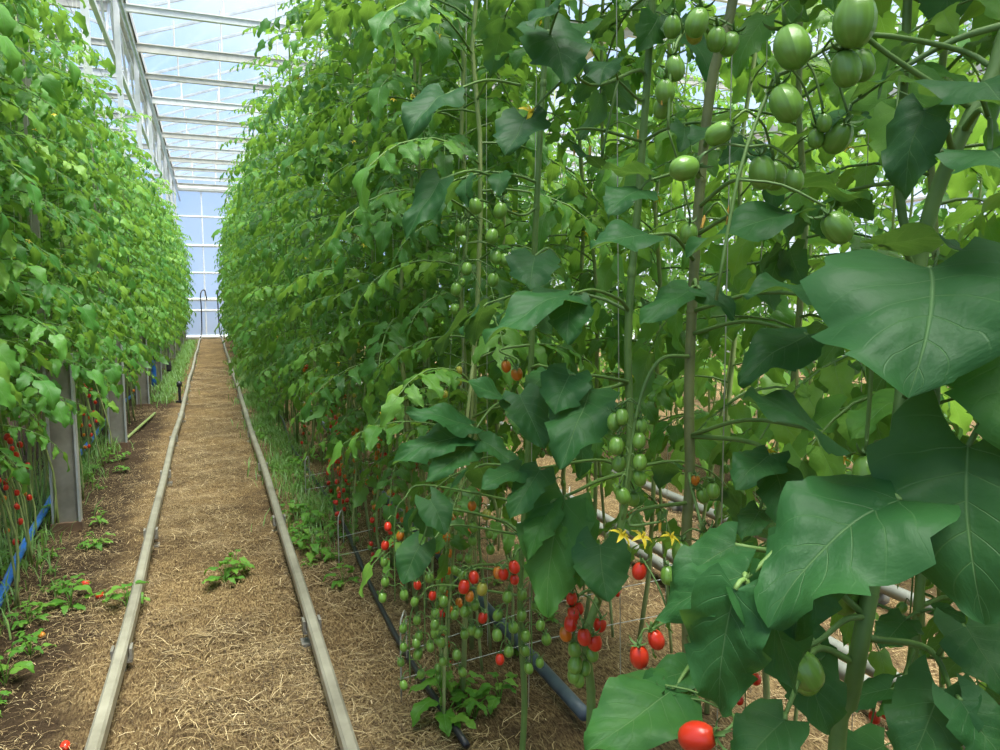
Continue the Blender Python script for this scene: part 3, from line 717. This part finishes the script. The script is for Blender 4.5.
# ------------------------------------------------------------------ ground
def ground_mat():
    k = NT('straw_strewn_soil'); g = k.n('NewGeometry').outputs['Position']
    sp = k.n('SeparateXYZ'); k.l(g, sp.inputs[0])
    mp = k.n('Mapping'); mp.inputs['Scale'].default_value = (150, 45, 60); mp.inputs['Rotation'].default_value = (0, 0, 0.9); k.l(g, mp.inputs[0])
    mp2 = k.n('Mapping'); mp2.inputs['Scale'].default_value = (160, 40, 60); mp2.inputs['Rotation'].default_value = (0, 0, -0.6); k.l(g, mp2.inputs[0])
    f1 = k.noise(mp.outputs[0], 1.0, 4, 0.7); f2 = k.noise(mp2.outputs[0], 1.0, 4, 0.7)
    st = k.math('MAXIMUM', f1, f2)
    big = k.noise(g, 1.6, 4, 0.65); big2 = k.noise(g, 7.0, 4, 0.7)
    straw = k.ramp(st, [(0.42, (0.05, 0.030, 0.014)), (0.54, (0.21, 0.135, 0.06)), (0.70, (0.50, 0.37, 0.18))])
    soil = k.ramp(k.noise(g, 60.0, 6, 0.8), [(0.3, (0.026, 0.017, 0.010)), (0.7, (0.085, 0.054, 0.030))])
    edge = k.math('MULTIPLY', k.math('SUBTRACT', -0.42, sp.outputs[0]), 2.2, clamp=True)      # the bare bed left of the rail
    m = k.math('ADD', k.math('MULTIPLY', big, 0.75), k.math('MULTIPLY', big2, 0.45))
    m = k.math('ADD', m, k.math('MULTIPLY', edge, 0.75))
    fac = k.ramp(m, [(0.52, (0, 0, 0)), (0.82, (1, 1, 1))])
    col = k.mix(fac, straw, soil)
    h = k.math('ADD', k.math('MULTIPLY', st, 0.6), k.math('ADD', k.math('MULTIPLY', big2, 0.5), k.math('MULTIPLY', k.noise(g, 90.0, 5, 0.8), 0.5)))
    return k.done(k.pbsdf(col, 0.9, 0, h, 0.7, 0.03, spec=0.1).outputs[0])


gm = ground_mat()
nx, ny = 150, 260
gx = np.concatenate([np.linspace(-3, 4, 110), np.linspace(4.3, 24, 41)]); gx = np.concatenate([np.linspace(-24, -3.3, 20), gx])
gy = np.concatenate([np.linspace(-6, 0.4, 20), np.linspace(0.5, 10, 150), np.linspace(10.3, 29.5, 70)])
Xg, Yg = np.meshgrid(gx, gy)


def gz(x, y):
    return 0.012 * np.sin(x * 5.1 + 1.3 * np.sin(y * 2.1)) * np.cos(y * 3.3) + 0.008 * np.sin(x * 13 + y * 7) + 0.006 * np.cos(y * 17 - x * 9) - 0.01


mb = MB(); w = len(gx); i, j = np.meshgrid(np.arange(len(gy) - 1), np.arange(w - 1), indexing='ij')
mb.add(np.stack([Xg, Yg, gz(Xg, Yg)], -1).reshape(-1, 3), np.stack([i * w + j, i * w + j + 1, (i + 1) * w + j + 1, (i + 1) * w + j], -1).reshape(-1, 4))
struct('floor', mb, gm, 'brown soil floor of the greenhouse strewn with straw', 'floor', True)


def straw_mesh(n, xr, yr, seed, lmin=0.03, lmax=0.16, zlift=0.012):
    r = np.random.default_rng(seed)
    y = yr[0] + (yr[1] - yr[0]) * r.random(n) ** 1.7; x = r.uniform(xr[0], xr[1], n)
    keep = r.random(n) < np.clip(0.5 + 0.55 * np.sin(x * 5 + y * 1.3) * np.sin(y * 2.2 + x) + 0.35 * np.sin(x * 13 + 2 * np.sin(y * 5)) * np.cos(y * 6.1 - x * 4), 0.10, 1); x = x[keep]; y = y[keep]; n = len(x)
    a = r.uniform(0, 6.28, n); L = lmin + (lmax - lmin) * r.random(n) ** 2; wd = 0.00035 + 0.0009 * r.random(n) ** 2 * (1 + 0.10 * y)
    z = gz(x, y) + r.uniform(0.001, zlift, n) + 0.004
    bend = r.normal(0, 0.28, n); tz = r.normal(0, 0.10, n)
    V = np.zeros((n, 6, 3))
    for q, f in enumerate((-0.5, 0.0, 0.5)):
        ang = a + bend * f
        cx = x + np.cos(ang) * L * f; cy = y + np.sin(ang) * L * f; cz = z + tz * L * f + (0.004 if q == 1 else 0)
        for s in (0, 1):
            o = (s - 0.5) * 2 * wd
            V[:, q * 2 + s] = np.stack([cx - np.sin(ang) * o, cy + np.cos(ang) * o, np.maximum(cz, gz(cx, cy) + 0.001)], 1)
    Q = np.array([(0, 1, 3, 2), (2, 3, 5, 4)])[None] + 6 * np.arange(n)[:, None, None]
    t = np.repeat(np.clip(r.beta(1.1, 1.5, n), 0, 1), 6)
    mb = MB(); mb.add(V.reshape(-1, 3), Q.reshape(-1, 4), None, t)
    return mb


k = NT('straw'); tn = k.n('Attribute', attribute_name='tint').outputs['Fac']
m_straw = k.done(k.pbsdf(k.ramp(tn, [(0.0, (0.06, 0.037, 0.018)), (0.35, (0.21, 0.135, 0.058)), (0.75, (0.45, 0.325, 0.15)), (1.0, (0.72, 0.58, 0.34))]), 0.7).outputs[0])
tag(link('straw', straw_mesh(190000, (-0.36, 0.72), (1.2, 15), 1, .008, .10).mesh('straw', m_straw)), 'dry straw strewn over the path between the rails', 'straw', None, 'stuff')
tag(link('straw', straw_mesh(36000, (-0.95, -0.36), (1.6, 10), 2, .006, .07).mesh('straw', m_straw)), 'thin scatter of straw on the dark soil left of the rails', 'straw', None, 'stuff')
tag(link('straw', straw_mesh(80000, (0.72, 3.2), (0.3, 9), 3, .008, .10).mesh('straw', m_straw)), 'dry straw and litter under the plants on the right', 'straw', None, 'stuff')

# grass and weeds
def blades(n, spots, seed, hmin, hmax):
    r = np.random.default_rng(seed); V = []; T = []
    for q in range(n):
        sx, sy, rad = spots[r.integers(len(spots))]
        x = sx + r.normal(0, rad[0]); y = sy + r.normal(0, rad[1]); h = r.uniform(hmin, hmax); a = r.uniform(0, 6.28); ln = h * r.uniform(0.2, 0.9)
        w_ = r.uniform(0.0016, 0.0038) * (1 + 0.05 * y); z = float(gz(x, y)); c, s = math.cos(a), math.sin(a)
        for f, ww in ((0, 1), (0.55, 0.8), (1.0, 0.08)):
            px, py, pz = x + c * ln * f * f, y + s * ln * f * f, z + h * (f - 0.25 * f * f)
            V.append((px - s * w_ * ww, py + c * w_ * ww, pz)); V.append((px + s * w_ * ww, py - c * w_ * ww, pz))
        T += [float(np.clip(r.normal(0.55, 0.22), 0, 1))] * 6
    Q = np.array([(0, 1, 3, 2), (2, 3, 5, 4)])[None] + 6 * np.arange(n)[:, None, None]
    mb = MB(); mb.add(V, Q.reshape(-1, 4), None, np.array(T)); return mb


sp_r = [(0.52 + 0.08 * math.sin(i), 4.2 + i * 0.33, (0.09, 0.22)) for i in range(40)]
tag(link('grass', blades(9000, sp_r, 4, 0.04, 0.13).mesh('grass', m_weed)), 'green grass along the right rail', 'grass', None, 'stuff')
sp_l = [(-0.62, 10.5 + i * 0.5, (0.10, 0.25)) for i in range(30)]
tag(link('grass', blades(4500, sp_l, 5, 0.05, 0.16).mesh('grass', m_weed)), 'green grass beside the far left rail', 'grass', None, 'stuff')
sp_b = [(-1.05 + 0.1 * math.sin(i * 2), 2.2 + i * 0.3, (0.10, 0.2)) for i in range(18)]
tag(link('grass', blades(2600, sp_b, 6, 0.06, 0.2).mesh('grass', m_weed)), 'tall grass growing around the blue hose', 'grass', None, 'stuff')


def weed_proto(seed, n=9, h=0.09):
    r = np.random.default_rng(seed); mb = MB()
    for q in range(n):
        a = q * 2.4 + r.normal(0, .2); hh = h * r.uniform(0.3, 1.0); rad = h * r.uniform(0.15, 0.5)
        tip = np.array([math.cos(a) * rad, math.sin(a) * rad, hh])
        mb.tube(spline([(0, 0, 0), (tip[0] * .4, tip[1] * .4, hh * .7), tip], 5), 0.0014, 4, 0.6)
        put_leaflet(mb, MID[r.integers(7)], tip, unit([math.cos(a), math.sin(a), r.uniform(-.2, .4)]), (0, 0, 1), h * r.uniform(0.45, 0.8), r.uniform(.3, .9))
    return mb


WM = [weed_proto(70 + i, 8 + i, 0.085 + 0.02 * (i % 3)).mesh('weed', m_weed) for i in range(4)]
WL = [((108, 598), 'leafy green weed on the dark soil beside the blue hose'), ((128, 608), 'small weed just right of the tuft beside the blue hose'), ((70, 605), 'weed half under the blue hose'),
      ((100, 522), 'weed at the foot of the nearest grey post, right side'), ((66, 592), 'low weed between the hose and the bare soil'), ((5, 680), 'weed at the left edge of the photo'),
      ((225, 582), 'weed sprout in the middle of the straw path'), ((236, 575), 'second weed sprout in the middle of the path'), ((30, 655), 'weed on the soil left of the rail, near the left edge'),
      ((305, 545), 'weed just right of the right rail'), ((343, 582), 'small grey green weed right of the rail by the drip line'), ((455, 695), 'leafy weed under the near fruiting plants'),
      ((475, 715), 'taller weed at the foot of the plants by the bottom edge'), ((500, 700), 'weed between the black drip line and the grey pipe'), ((445, 720), 'weed beside the end of the wire hoop'),
      ((97, 545), 'weed clump between nearest post and path'), ((50, 560), 'weed under the blue hose near the grey post')]


def ground_at(px, py, z=0.0):
    d = (FW + RT * (px - 500) / F + UP * (375 - py) / F); s = (z - CAM[2]) / d[2]
    return CAM + d * s


for i, ((px, py), lb) in enumerate(WL):
    p = ground_at(px, py); o = link('weed', WM[i % 4]); o.location = (p[0], p[1], float(gz(p[0], p[1])) - 0.003); o.rotation_euler = (0, 0, i * 1.7); s = 0.8 + 0.5 * ((i * 37) % 10) / 10
    o.scale = (s,) * 3; tag(o, lb, 'weed', 'weeds on the ground')
r = np.random.default_rng(91)
for i in range(84):
    o = link('weed', WM[i % 4]); side = i % 2
    x = r.uniform(0.55, 1.3) if side else r.uniform(-1.15, -0.58); y = r.uniform(2.4, 7.0)
    o.location = (x, y, float(gz(x, y)) - 0.003); o.rotation_euler = (0, 0, r.uniform(0, 6.28)); o.scale = (r.uniform(.35, .95),) * 3
    tag(o, 'small green weed growing among the plant stems right of the path' if side else 'small green weed growing under the row left of the path', 'weed', 'weeds under the right row' if side else 'weeds under the left row')
for i in range(34):
    o = link('weed', WM[i % 4]); x = r.uniform(0.38, 0.62); y = r.uniform(3.6, 9.5)
    o.location = (x, y, float(gz(x, y)) - 0.003); o.rotation_euler = (0, 0, r.uniform(0, 6.28)); o.scale = (r.uniform(.5, 1.2),) * 3
    tag(o, 'green weed in the grassy strip along the right rail', 'weed', 'weeds along the right rail')
for (px, py), sz, lb in (((90, 582), .03, 'fallen red tomato on the dark soil left of the rail, upper one'), ((103, 591), .03, 'fallen red tomato on the soil nearest the left rail'), ((45, 637), .026, 'fallen orange red tomato on bare soil at the lower left'), ((66, 742), .028, 'fallen tomato at the bottom edge left of the rail')):
    p = ground_at(px, py); o = link('fallen_tomato', TOM['o' if sz < .028 else 'r']); o.scale = (sz,) * 3; o.rotation_euler = (1.5, 0, px)
    o.location = (p[0], p[1], float(gz(p[0], p[1])) + sz * 0.48); tag(o, lb, 'tomato', 'fallen tomatoes')

# ------------------------------------------------------------------ rails and pipes
m_rail = plain_mat('worn_painted_steel', (0.22, 0.20, 0.145), (0.40, 0.37, 0.28), 5, 0.45, 0.25, 0.15, 0.002, 5)
m_rust = plain_mat('rusty_steel', (0.10, 0.06, 0.035), (0.20, 0.12, 0.07), 12, 0.8)
m_galv = plain_mat('galvanised_steel', (0.40, 0.42, 0.42), (0.60, 0.62, 0.62), 9, 0.4, 0.5, 0.1)
m_post = plain_mat('weathered_grey_post', (0.20, 0.185, 0.15), (0.36, 0.34, 0.29), 6, 0.5, 0.3, 0.1)
m_white = plain_mat('white_paint', (0.68, 0.68, 0.66), (0.82, 0.82, 0.80), 10, 0.45, 0, 0.1)
m_cream = plain_mat('cream_beam', (0.50, 0.47, 0.40), (0.68, 0.66, 0.60), 6, 0.5, 0.1, 0.1)
m_blue = plain_mat('blue_hose', (0.012, 0.10, 0.42), (0.03, 0.18, 0.60), 20, 0.35, 0, 0.1)
m_black = plain_mat('black_plastic', (0.012, 0.012, 0.013), (0.03, 0.03, 0.032), 20, 0.4, 0, 0.1)
m_grey = plain_mat('grey_plastic_pipe', (0.045, 0.065, 0.08), (0.10, 0.13, 0.15), 9, 0.45, 0, 0.1)
m_palepipe = plain_mat('pale_pipe', (0.13, 0.135, 0.11), (0.25, 0.255, 0.22), 8, 0.45, 0.1, 0.1)
m_string = plain_mat('white_twine', (0.45, 0.46, 0.38), (0.62, 0.62, 0.54), 60, 0.7)
m_wire = plain_mat('pale_wire', (0.36, 0.36, 0.32), (0.55, 0.55, 0.5), 30, 0.4, 0.4)


def rail(name, x0, wob, label, ends):
    top = 0.10; hw, hh = 0.020, 0.027
    ys = np.linspace(0.4, 25.4, 90)
    o = thing(name, (x0, 0.4, 0), label, 'rail')
    xs = x0 + wob * np.sin(ys * 1.1 + x0 * 7) + wob * 0.6 * np.sin(ys * 2.3 + 1)
    b = 0.008
    prof = [(-hw, -hh + b), (-hw, hh - b), (-hw + b, hh), (hw - b, hh), (hw, hh - b), (hw, -hh + b), (hw - b, -hh), (-hw + b, -hh)]
    V = np.array([(x + a - x0, y - 0.4, top - hh + c) for x, y in zip(xs, ys) for a, c in prof])
    Q = []; MI = []
    for i in range(len(ys) - 1):
        for j in range(8):
            Q.append((i * 8 + j, (i + 1) * 8 + j, (i + 1) * 8 + (j + 1) % 8, i * 8 + (j + 1) % 8)); MI.append(1 if j == 4 and x0 > 0 else 0)
    mb = MB(); mb.add(V, Q); mb.MI = [np.array(MI)]
    link('rail_tube', mb.mesh('rail_tube', [m_rail, m_rust], False), o)
    for y in np.arange(1.35, 25, 1.45):     # feet that carry the rail
        x = float(np.interp(y, ys, xs)) - x0; m2 = MB()
        m2.box((x - 0.012, y - 0.4 - 0.02, -0.01), (x + 0.012, y - 0.4 + 0.02, top - 2 * hh))
        m2.box((x - 0.034, y - 0.4 - 0.025, top - 2 * hh - 0.002), (x - 0.025, y - 0.4 + 0.025, top - 0.012))
        m2.box((x + 0.025, y - 0.4 - 0.025, top - 2 * hh - 0.002), (x + 0.034, y - 0.4 + 0.025, top - 0.012))
        m2.box((x - 0.034, y - 0.4 - 0.025, top - 2 * hh - 0.008), (x + 0.034, y - 0.4 + 0.025, top - 2 * hh))
        m2.box((x - 0.04, y - 0.4 - 0.03, -0.02), (x + 0.04, y - 0.4 + 0.03, 0.002))
        link('support_foot', m2.mesh('support_foot', m_post, False), o)
    m3 = MB(); xe = xs[-1] - x0
    m3.tube(spline([(xe, 24.9, top - hh), (xe, 25.2, top - hh + 0.01), (xe + ends, 25.5, 0.3), (xe + ends * 1.3, 25.55, 1.0), (xe + ends * 1.2, 25.6, 1.5), (xe + ends * 1.2 + 0.12, 25.75, 1.62), (xe + ends * 1.2 + 0.18, 25.9, 1.3)], 30), 0.02, 8)
    link('riser_hose', m3.mesh('riser_hose', m_black), o)
    return o


rail('cart_rail', -0.340, 0.006, 'pale steel cart rail on the left side of the path', 0.05)
rail('cart_rail', 0.318, 0.004, 'pale steel cart rail with a rusty edge on the right side of the path', -0.06)
for x, lb in ((1.92, 'pale pipe on the ground beyond the right row, nearest of three'), (2.03, 'pale pipe on the ground beyond the right row, middle of three'), (2.66, 'pale pipe rail on the far side of the next path, furthest of three')):
    mb = MB(); ys = np.linspace(0.2, 14, 40); mb.tube(np.stack([x + 0.006 * np.sin(ys * 2), ys, np.full(40, 0.07)], 1), 0.028, 12)
    for y in np.arange(.8, 14, 1.5): mb.box((x - .04, y - .03, -0.02), (x + .04, y + .03, .05))
    tag(link('pipe_rail', mb.mesh('pipe_rail', m_palepipe)), lb, 'rail', 'pipe rails of the next path')


def pipe(name, P, rad, m, label, cat, n=60):
    mb = MB(); mb.tube(spline(P, n), rad, 10); return tag(link(name, mb.mesh(name, m)), label, cat)


r = np.random.default_rng(5)
pipe('drip_line', [(0.645 + 0.02 * math.sin(y * 1.7) + r.normal(0, .006), y, 0.018 + 0.012 * (i % 3 == 0)) for i, y in enumerate(np.arange(1.9, 16, .7))], 0.0105, m_black, 'thin black drip line on the ground right of the path', 'hose', 120)
pipe('water_pipe', [(1.01 + 0.01 * math.sin(y), y, 0.045 + 0.006 * math.sin(2 * y)) for y in np.arange(1.9, 16, .7)], 0.021, m_grey, 'thick dark grey pipe on the ground under the right row', 'pipe', 120)
hp = [(-0.84, 1.6), (-0.82, 2.5), (-0.86, 3.4), (-0.92, 4.2), (-.97, 5.1), (-1.0, 6.2), (-1.03, 7.6), (-1.02, 9.0), (-.97, 10.6)]
hz = [.03, .04, .05, .06, .05, .09, .06, .10, .08]
pipe('water_hose', [(x, y, z) for (x, y), z in zip(hp, hz)], 0.019, m_blue, 'blue water hose along the ground left of the path', 'hose', 120)

# blue valve stand far down the left side
p = ground_at(158, 386)
o = thing('valve_stand', (p[0], p[1], 0), 'small blue pipe stand with black elbow between the far grey posts', 'valve')
mb = MB(); mb.tube(spline([(-.05, 0, 0), (-.05, 0, .25), (-.05, 0, .40)], 6), .035, 10); mb.tube([(-.18, 0, .0), (-.18, 0, .36)], .03, 10); link('blue_pipe', mb.mesh('blue_pipe', m_blue), o)
mb = MB(); mb.tube(spline([(-.22, 0, .40), (-.05, 0, .42), (.1, 0, .41), (.16, 0, .34), (.16, 0, .22)], 18), .036, 10); link('elbow', mb.mesh('elbow', m_black), o)
p = ground_at(180, 402)
o = thing('sprinkler_stake', (p[0], p[1], 0), 'little black sprinkler stake left of the left rail', 'sprinkler')
mb = MB(); mb.tube([(0, 0, -.02), (0, 0, .22)], .018, 8); mb.box((-.05, -.03, .0), (.05, .03, .02)); link('stake', mb.mesh('stake', m_black, False), o)
mb = MB(); mb.tube([(0, 0, .20), (0, 0, .25), (0, 0, .27)], [.035, .035, .015], 8); link('nozzle', mb.mesh('nozzle', m_black), o)
p = ground_at(125, 440)
o = pipe('bamboo_cane', [(p[0] + .02, p[1], 0.02), (p[0] + .16, p[1] + 1.5, .03)], .014, m_stemp, 'pale cane lying on the soil behind the second grey post', 'cane', 8)

# wire hoops across the right row
WH = [(2.28, 'low wire hoop across the right row, nearest one'), (3.55, 'low wire hoop across the right row, second one'), (4.9, 'low wire hoop across the right row, third one')]
for y, lb in WH:
    o = thing('wire_hoop', (0.54, y, 0), lb, 'wire', 'wire hoops across the right row')
    for dx, nm in ((0, 'left_leg'), (1.25, 'right_leg')):
        mb = MB(); mb.tube(spline([(dx, 0, -.03), (dx, 0, .22), (dx + .01, 0.02, .26), (dx + .03, .05, .26), (dx + .035, .06, .1)], 16), .0026, 6); link('stake', mb.mesh('stake', m_wire), o)
    for zz, dy in ((.06, 0.0), (.15, .12)):
        mb = MB(); mb.tube(spline([(0, 0, zz), (.6, dy * .6, zz + .05), (1.25, dy, zz + .06)], 12), .0016, 5); link('cross_wire', mb.mesh('cross_wire', m_wire), o)

# twine for the plants -------------------------------------------------------
TW = 3.62
mb = MB(); mb.tube([(0, 0, 0), (0.012, 0.01, 1.5), (0.0, 0.0, 3.0)], 0.0010, 4); ST = mb.mesh('support_twine', m_string)
r = np.random.default_rng(17)
for grp, xs_, ys_, lb in (('twines in the right row', (0.80,), np.arange(1.0, 6.5, .36), 'white support twine hanging among the fruiting plants right of the path'),
                          ('twines in the second right row', (1.40,), np.arange(.8, 5.5, .42), 'white support twine in the second row on the right'),
                          ('twines in the left row', (-0.86,), np.arange(2.2, 8.0, .45), 'white support twine hanging in the left row')):
    for x in xs_:
        for y in ys_:
            o = link('support_twine', ST); o.location = (x + r.normal(0, .012), y + r.normal(0, .05), TW - 3.0 + 0.02 - (0.45 if x > 0 else 0)); o.rotation_euler = (r.normal(0, .02), r.normal(0, .02), r.uniform(0, 6))
            o.scale = (1, 1, 1.15 if x > 0 else 1.0); tag(o, lb, 'twine', grp)
for x, lb in ((-0.95, 'overhead wire above the left row'), (0.80, 'overhead wire above the first right row'), (1.40, 'overhead wire above the second right row')):
    mb = MB(); mb.tube([(x, 0, TW), (x, 13, TW - .02), (x, 26.6, TW)], .0025, 5); tag(link('overhead_wire', mb.mesh('overhead_wire', m_wire)), lb, 'wire')

# ------------------------------------------------------------------ greenhouse frame
GZ = 4.98; GX = (-7.35, -0.95, 5.45, 11.85); YE = 26.9; Y0 = -4.0
def glass(name, haze, tintc):
    k = NT(name); t = k.n('BsdfTransparent'); t.inputs[0].default_value = (*tintc, 1)
    g = k.n('BsdfGlossy'); g.inputs[1].default_value = 0.08
    d = k.n('BsdfTranslucent'); d.inputs[0].default_value = (0.9, 0.94, 0.95, 1)
    m1 = k.n('MixShader'); m1.inputs[0].default_value = haze; k.l(t.outputs[0], m1.inputs[1]); k.l(d.outputs[0], m1.inputs[2])
    m2 = k.n('MixShader'); m2.inputs[0].default_value = 0.05; k.l(m1.outputs[0], m2.inputs[1]); k.l(g.outputs[0], m2.inputs[2])
    return k.done(m2.outputs[0])


m_glass = glass('roof_glass', 0.03, (0.93, 0.96, 0.97)); m_wallglass = glass('wall_glass', 0.35, (0.93, 0.96, 0.95))
m_film = glass('lower_wall_sheet', 0.8, (0.9, 0.95, 0.9))
RZ = 6.3
n = 0
bays = np.linspace(Y0, YE, 11)
for gi in range(3):
    x0, x1 = GX[gi], GX[gi + 1]; xm = (x0 + x1) / 2
    for (xa, za, xb, zb) in ((x0, GZ + .16, xm, RZ), (xm, RZ, x1, GZ + .16)):
        for b in range(10):
            ya, yb = bays[b], bays[b + 1]; n += 1
            mb = MB(); mb.add([(xa, ya, za), (xb, ya, zb), (xb, yb, zb), (xa, yb, za), (xa, ya, za + .006), (xb, ya, zb + .006), (xb, yb, zb + .006), (xa, yb, za + .006)], [(0, 1, 2, 3), (7, 6, 5, 4)])
            o = struct('ceiling', mb, m_glass, 'sloping glass roof bay of the greenhouse', 'roof'); o.name = 'ceiling' if n == 1 else 'ceiling_%d' % n
            fb = MB()
            for y in np.arange(ya, yb - 0.01, (yb - ya) / 3):
                for (dx, dz) in ((0.012, 0.03),):
                    fb.add([(xa, y - dx, za - dz), (xb, y - dx, zb - dz), (xb, y + dx, zb - dz), (xa, y + dx, za - dz), (xa, y - dx, za + .02), (xb, y - dx, zb + .02), (xb, y + dx, zb + .02), (xa, y + dx, za + .02)],
                           [(0, 3, 2, 1), (4, 5, 6, 7), (0, 1, 5, 4), (2, 3, 7, 6), (1, 2, 6, 5), (3, 0, 4, 7)])
            link('glazing_bar', fb.mesh('glazing_bar', m_galv, False), o)
n = 0
for gi in range(3):     # beams under the roof
    for y in np.arange(1.6, YE - 0.5, 1.52):
        n += 1; x0, x1 = GX[gi], GX[gi + 1]; dp = 0.115 if n % 2 else 0.085
        mb = MB(); mb.box((x0, y - .03, GZ - dp), (x1, y + .03, GZ)); mb.box((x0, y - .05, GZ - .012), (x1, y + .05, GZ + .004))
        if gi == 1:
            for xx in (-.35, .30, 1.1, 2.2, 3.3, 4.4):
                zt = GZ + .16 + (RZ - GZ - .16) * (1 - abs(xx - 2.25) / 3.2); mb.tube([(xx, y, GZ), (xx, y, zt)], .012, 6)
        struct('trim_%d' % n, mb, m_cream if n % 3 else m_white, 'pale horizontal roof beam across the greenhouse', 'beam')
for gi in range(4):
    x = GX[gi]; mb = MB(); mb.box((x - .11, Y0, GZ - .0), (x + .11, YE, GZ + .02)); mb.box((x - .11, Y0, GZ), (x - .095, YE, GZ + .16)); mb.box((x + .095, Y0, GZ), (x + .11, YE, GZ + .16))
    struct('trim_gutter_%d' % (gi + 1), mb, m_cream, 'long pale roof gutter running down the greenhouse', 'gutter')
mb = MB(); mb.tube([(-.80, Y0, 4.55), (-.80, YE, 4.55)], .028, 10)
tag(link('heating_pipe', mb.mesh('heating_pipe', m_galv)), 'long grey pipe under the roof above the left row', 'pipe')
mb = MB()     # white lattice girder along the left gutter
for zz in (4.30, 4.88): mb.box((-1.02, Y0, zz - .03), (-.97, YE, zz + .03))
yy = np.arange(Y0, YE, .6)
for i, y in enumerate(yy[:-1]):
    za, zb = (4.30, 4.88) if i % 2 else (4.88, 4.30); mb.tube([(-.995, y, za), (-.995, y + .6, zb)], .018, 6)
struct('trim_girder_1', mb, m_white, 'white lattice girder under the left gutter', 'girder')

COLY = [4.76, 7.30, 9.95, 12.5, 15.05, 17.6, 20.15, 22.7, 25.2]
for i, y in enumerate(COLY):     # grey posts in the left row, pale front edge
    mb = MB(); x = -0.808
    mb.box((x - .06, y - .006, -.05), (x + .06, y + .006, 1.0), mi=0); mb.box((x + .060, y - .03, -.05), (x + .072, y + .03, 1.0), mi=1); mb.box((x - .072, y - .03, -.05), (x - .060, y + .03, 1.0), mi=1); mb.box((x - .09, y - .02, 0.9), (x - .05, y + .02, 2.9), mi=0); mb.box((x - .11, y - .03, 2.88), (x - .05, y + .03, 4.98), mi=3)
    mb.box((x - .08, y - .034, -.06), (x + .078, y + .034, .035), mi=2)
    struct('trim_post_%d' % (i + 1), mb, [m_post, m_galv, m_rust, m_white], 'grey steel roof post with a pale edge, post %d of the left row' % (i + 1), 'post')

# end wall, side walls
def wall(name, P0, P1, label, lowz=1.3):
    P0 = np.array(P0, float); P1 = np.array(P1, float); d = unit(P1 - P0); L = np.linalg.norm(P1 - P0); nrm = np.array([d[1], -d[0], 0])
    def panel(za, zb, m, nm, thick=.006, parent=None):
        b = MB(); q = []
        for s in (-1, 1):
            for (pp, z) in ((P0, za), (P1, za), (P1, zb), (P0, zb)): q.append(pp + nrm * s * thick + np.array([0, 0, z]))
        b.add(q, [(0, 1, 2, 3), (7, 6, 5, 4)]); return b
    root = struct(name, panel(lowz, GZ + .1, m_wallglass, name), m_wallglass, label, 'wall')
    link('lower_sheet', panel(0.05, lowz, m_film, 'lower_sheet').mesh('lower_sheet', m_film, False), root)
    def bar(a, b, hw, m=m_white):
        a = np.array(a); b = np.array(b); mbb = MB(); mbb.tube([a, b], hw, 4, cap=True); return mbb
    fr = MB()
    for z, hh in ((.06, .07), (.95, .035), (1.32, .05), (2.2, .03), (3.1, .045), (4.05, .03), (GZ - .02, .10)):
        fr.tube([P0 + [0, 0, z], P1 + [0, 0, z]], hh, 8)
    for s in np.arange(0, L + .01, 0.8): fr.tube([P0 + d * s, P0 + d * s + [0, 0, GZ]], .022, 6)
    link('wall_frame', fr.mesh('wall_frame', m_white, False), root)
    return root


wall('wall_back', (-7.35, YE, 0), (11.85, YE, 0), 'glass end wall of the greenhouse with white bars')
wall('wall_right', (11.85, Y0, 0), (11.85, YE, 0), 'glass side wall far to the right')
wall('wall_left', (-7.35, Y0, 0), (-7.35, YE, 0), 'glass side wall hidden behind the left plants')
for gx0 in (0, 1):     # gable triangle above the end wall
    pass

# ------------------------------------------------------------------ light
wd = bpy.data.worlds.new('sky'); SC.world = wd; wd.use_nodes = True; nt = wd.node_tree; nt.nodes.clear()
out = nt.nodes.new('ShaderNodeOutputWorld'); bg = nt.nodes.new('ShaderNodeBackground'); tc = nt.nodes.new('ShaderNodeTexCoord')
nz = nt.nodes.new('ShaderNodeTexNoise'); nz.inputs['Scale'].default_value = 3.2; nz.inputs['Detail'].default_value = 6
rp = nt.nodes.new('ShaderNodeValToRGB'); rp.color_ramp.elements[0].position = .40; rp.color_ramp.elements[0].color = (0.32, 0.54, 1.0, 1); rp.color_ramp.elements[1].position = .66; rp.color_ramp.elements[1].color = (0.78, 0.86, 1.0, 1)
nt.links.new(tc.outputs['Generated'], nz.inputs['Vector']); nt.links.new(nz.outputs[0], rp.inputs[0]); nt.links.new(rp.outputs[0], bg.inputs[0]); nt.links.new(bg.outputs[0], out.inputs[0])
bg.inputs[1].default_value = 0.70
sd = bpy.data.lights.new('sun', 'SUN'); sd.energy = 10.0; sd.angle = R(45); sd.color = (1.0, 0.95, 0.86)
so = bpy.data.objects.new('sun', sd); COL.objects.link(so)
v = Vector((-0.14, 0.24, -1.0)); so.rotation_euler = v.to_track_quat('-Z', 'Y').to_euler(); so.location = (0, 0, 12)
SC.view_settings.view_transform = 'Standard'; SC.view_settings.look = 'None'; SC.view_settings.gamma = 1.0; SC.view_settings.use_curve_mapping = False
SC.view_settings.exposure = 0.90
SC.cycles.max_bounces = 8; SC.cycles.diffuse_bounces = 4; SC.cycles.transmission_bounces = 6; SC.cycles.transparent_max_bounces = 12; SC.cycles.glossy_bounces = 2
SC.cycles.use_denoising = True
SC.cycles.caustics_reflective = False; SC.cycles.caustics_refractive = False
for _o in bpy.data.objects:
    if _o.get('label') and len(_o['label'].replace(',', '').split()) > 16: raise ValueError(_o['label'])
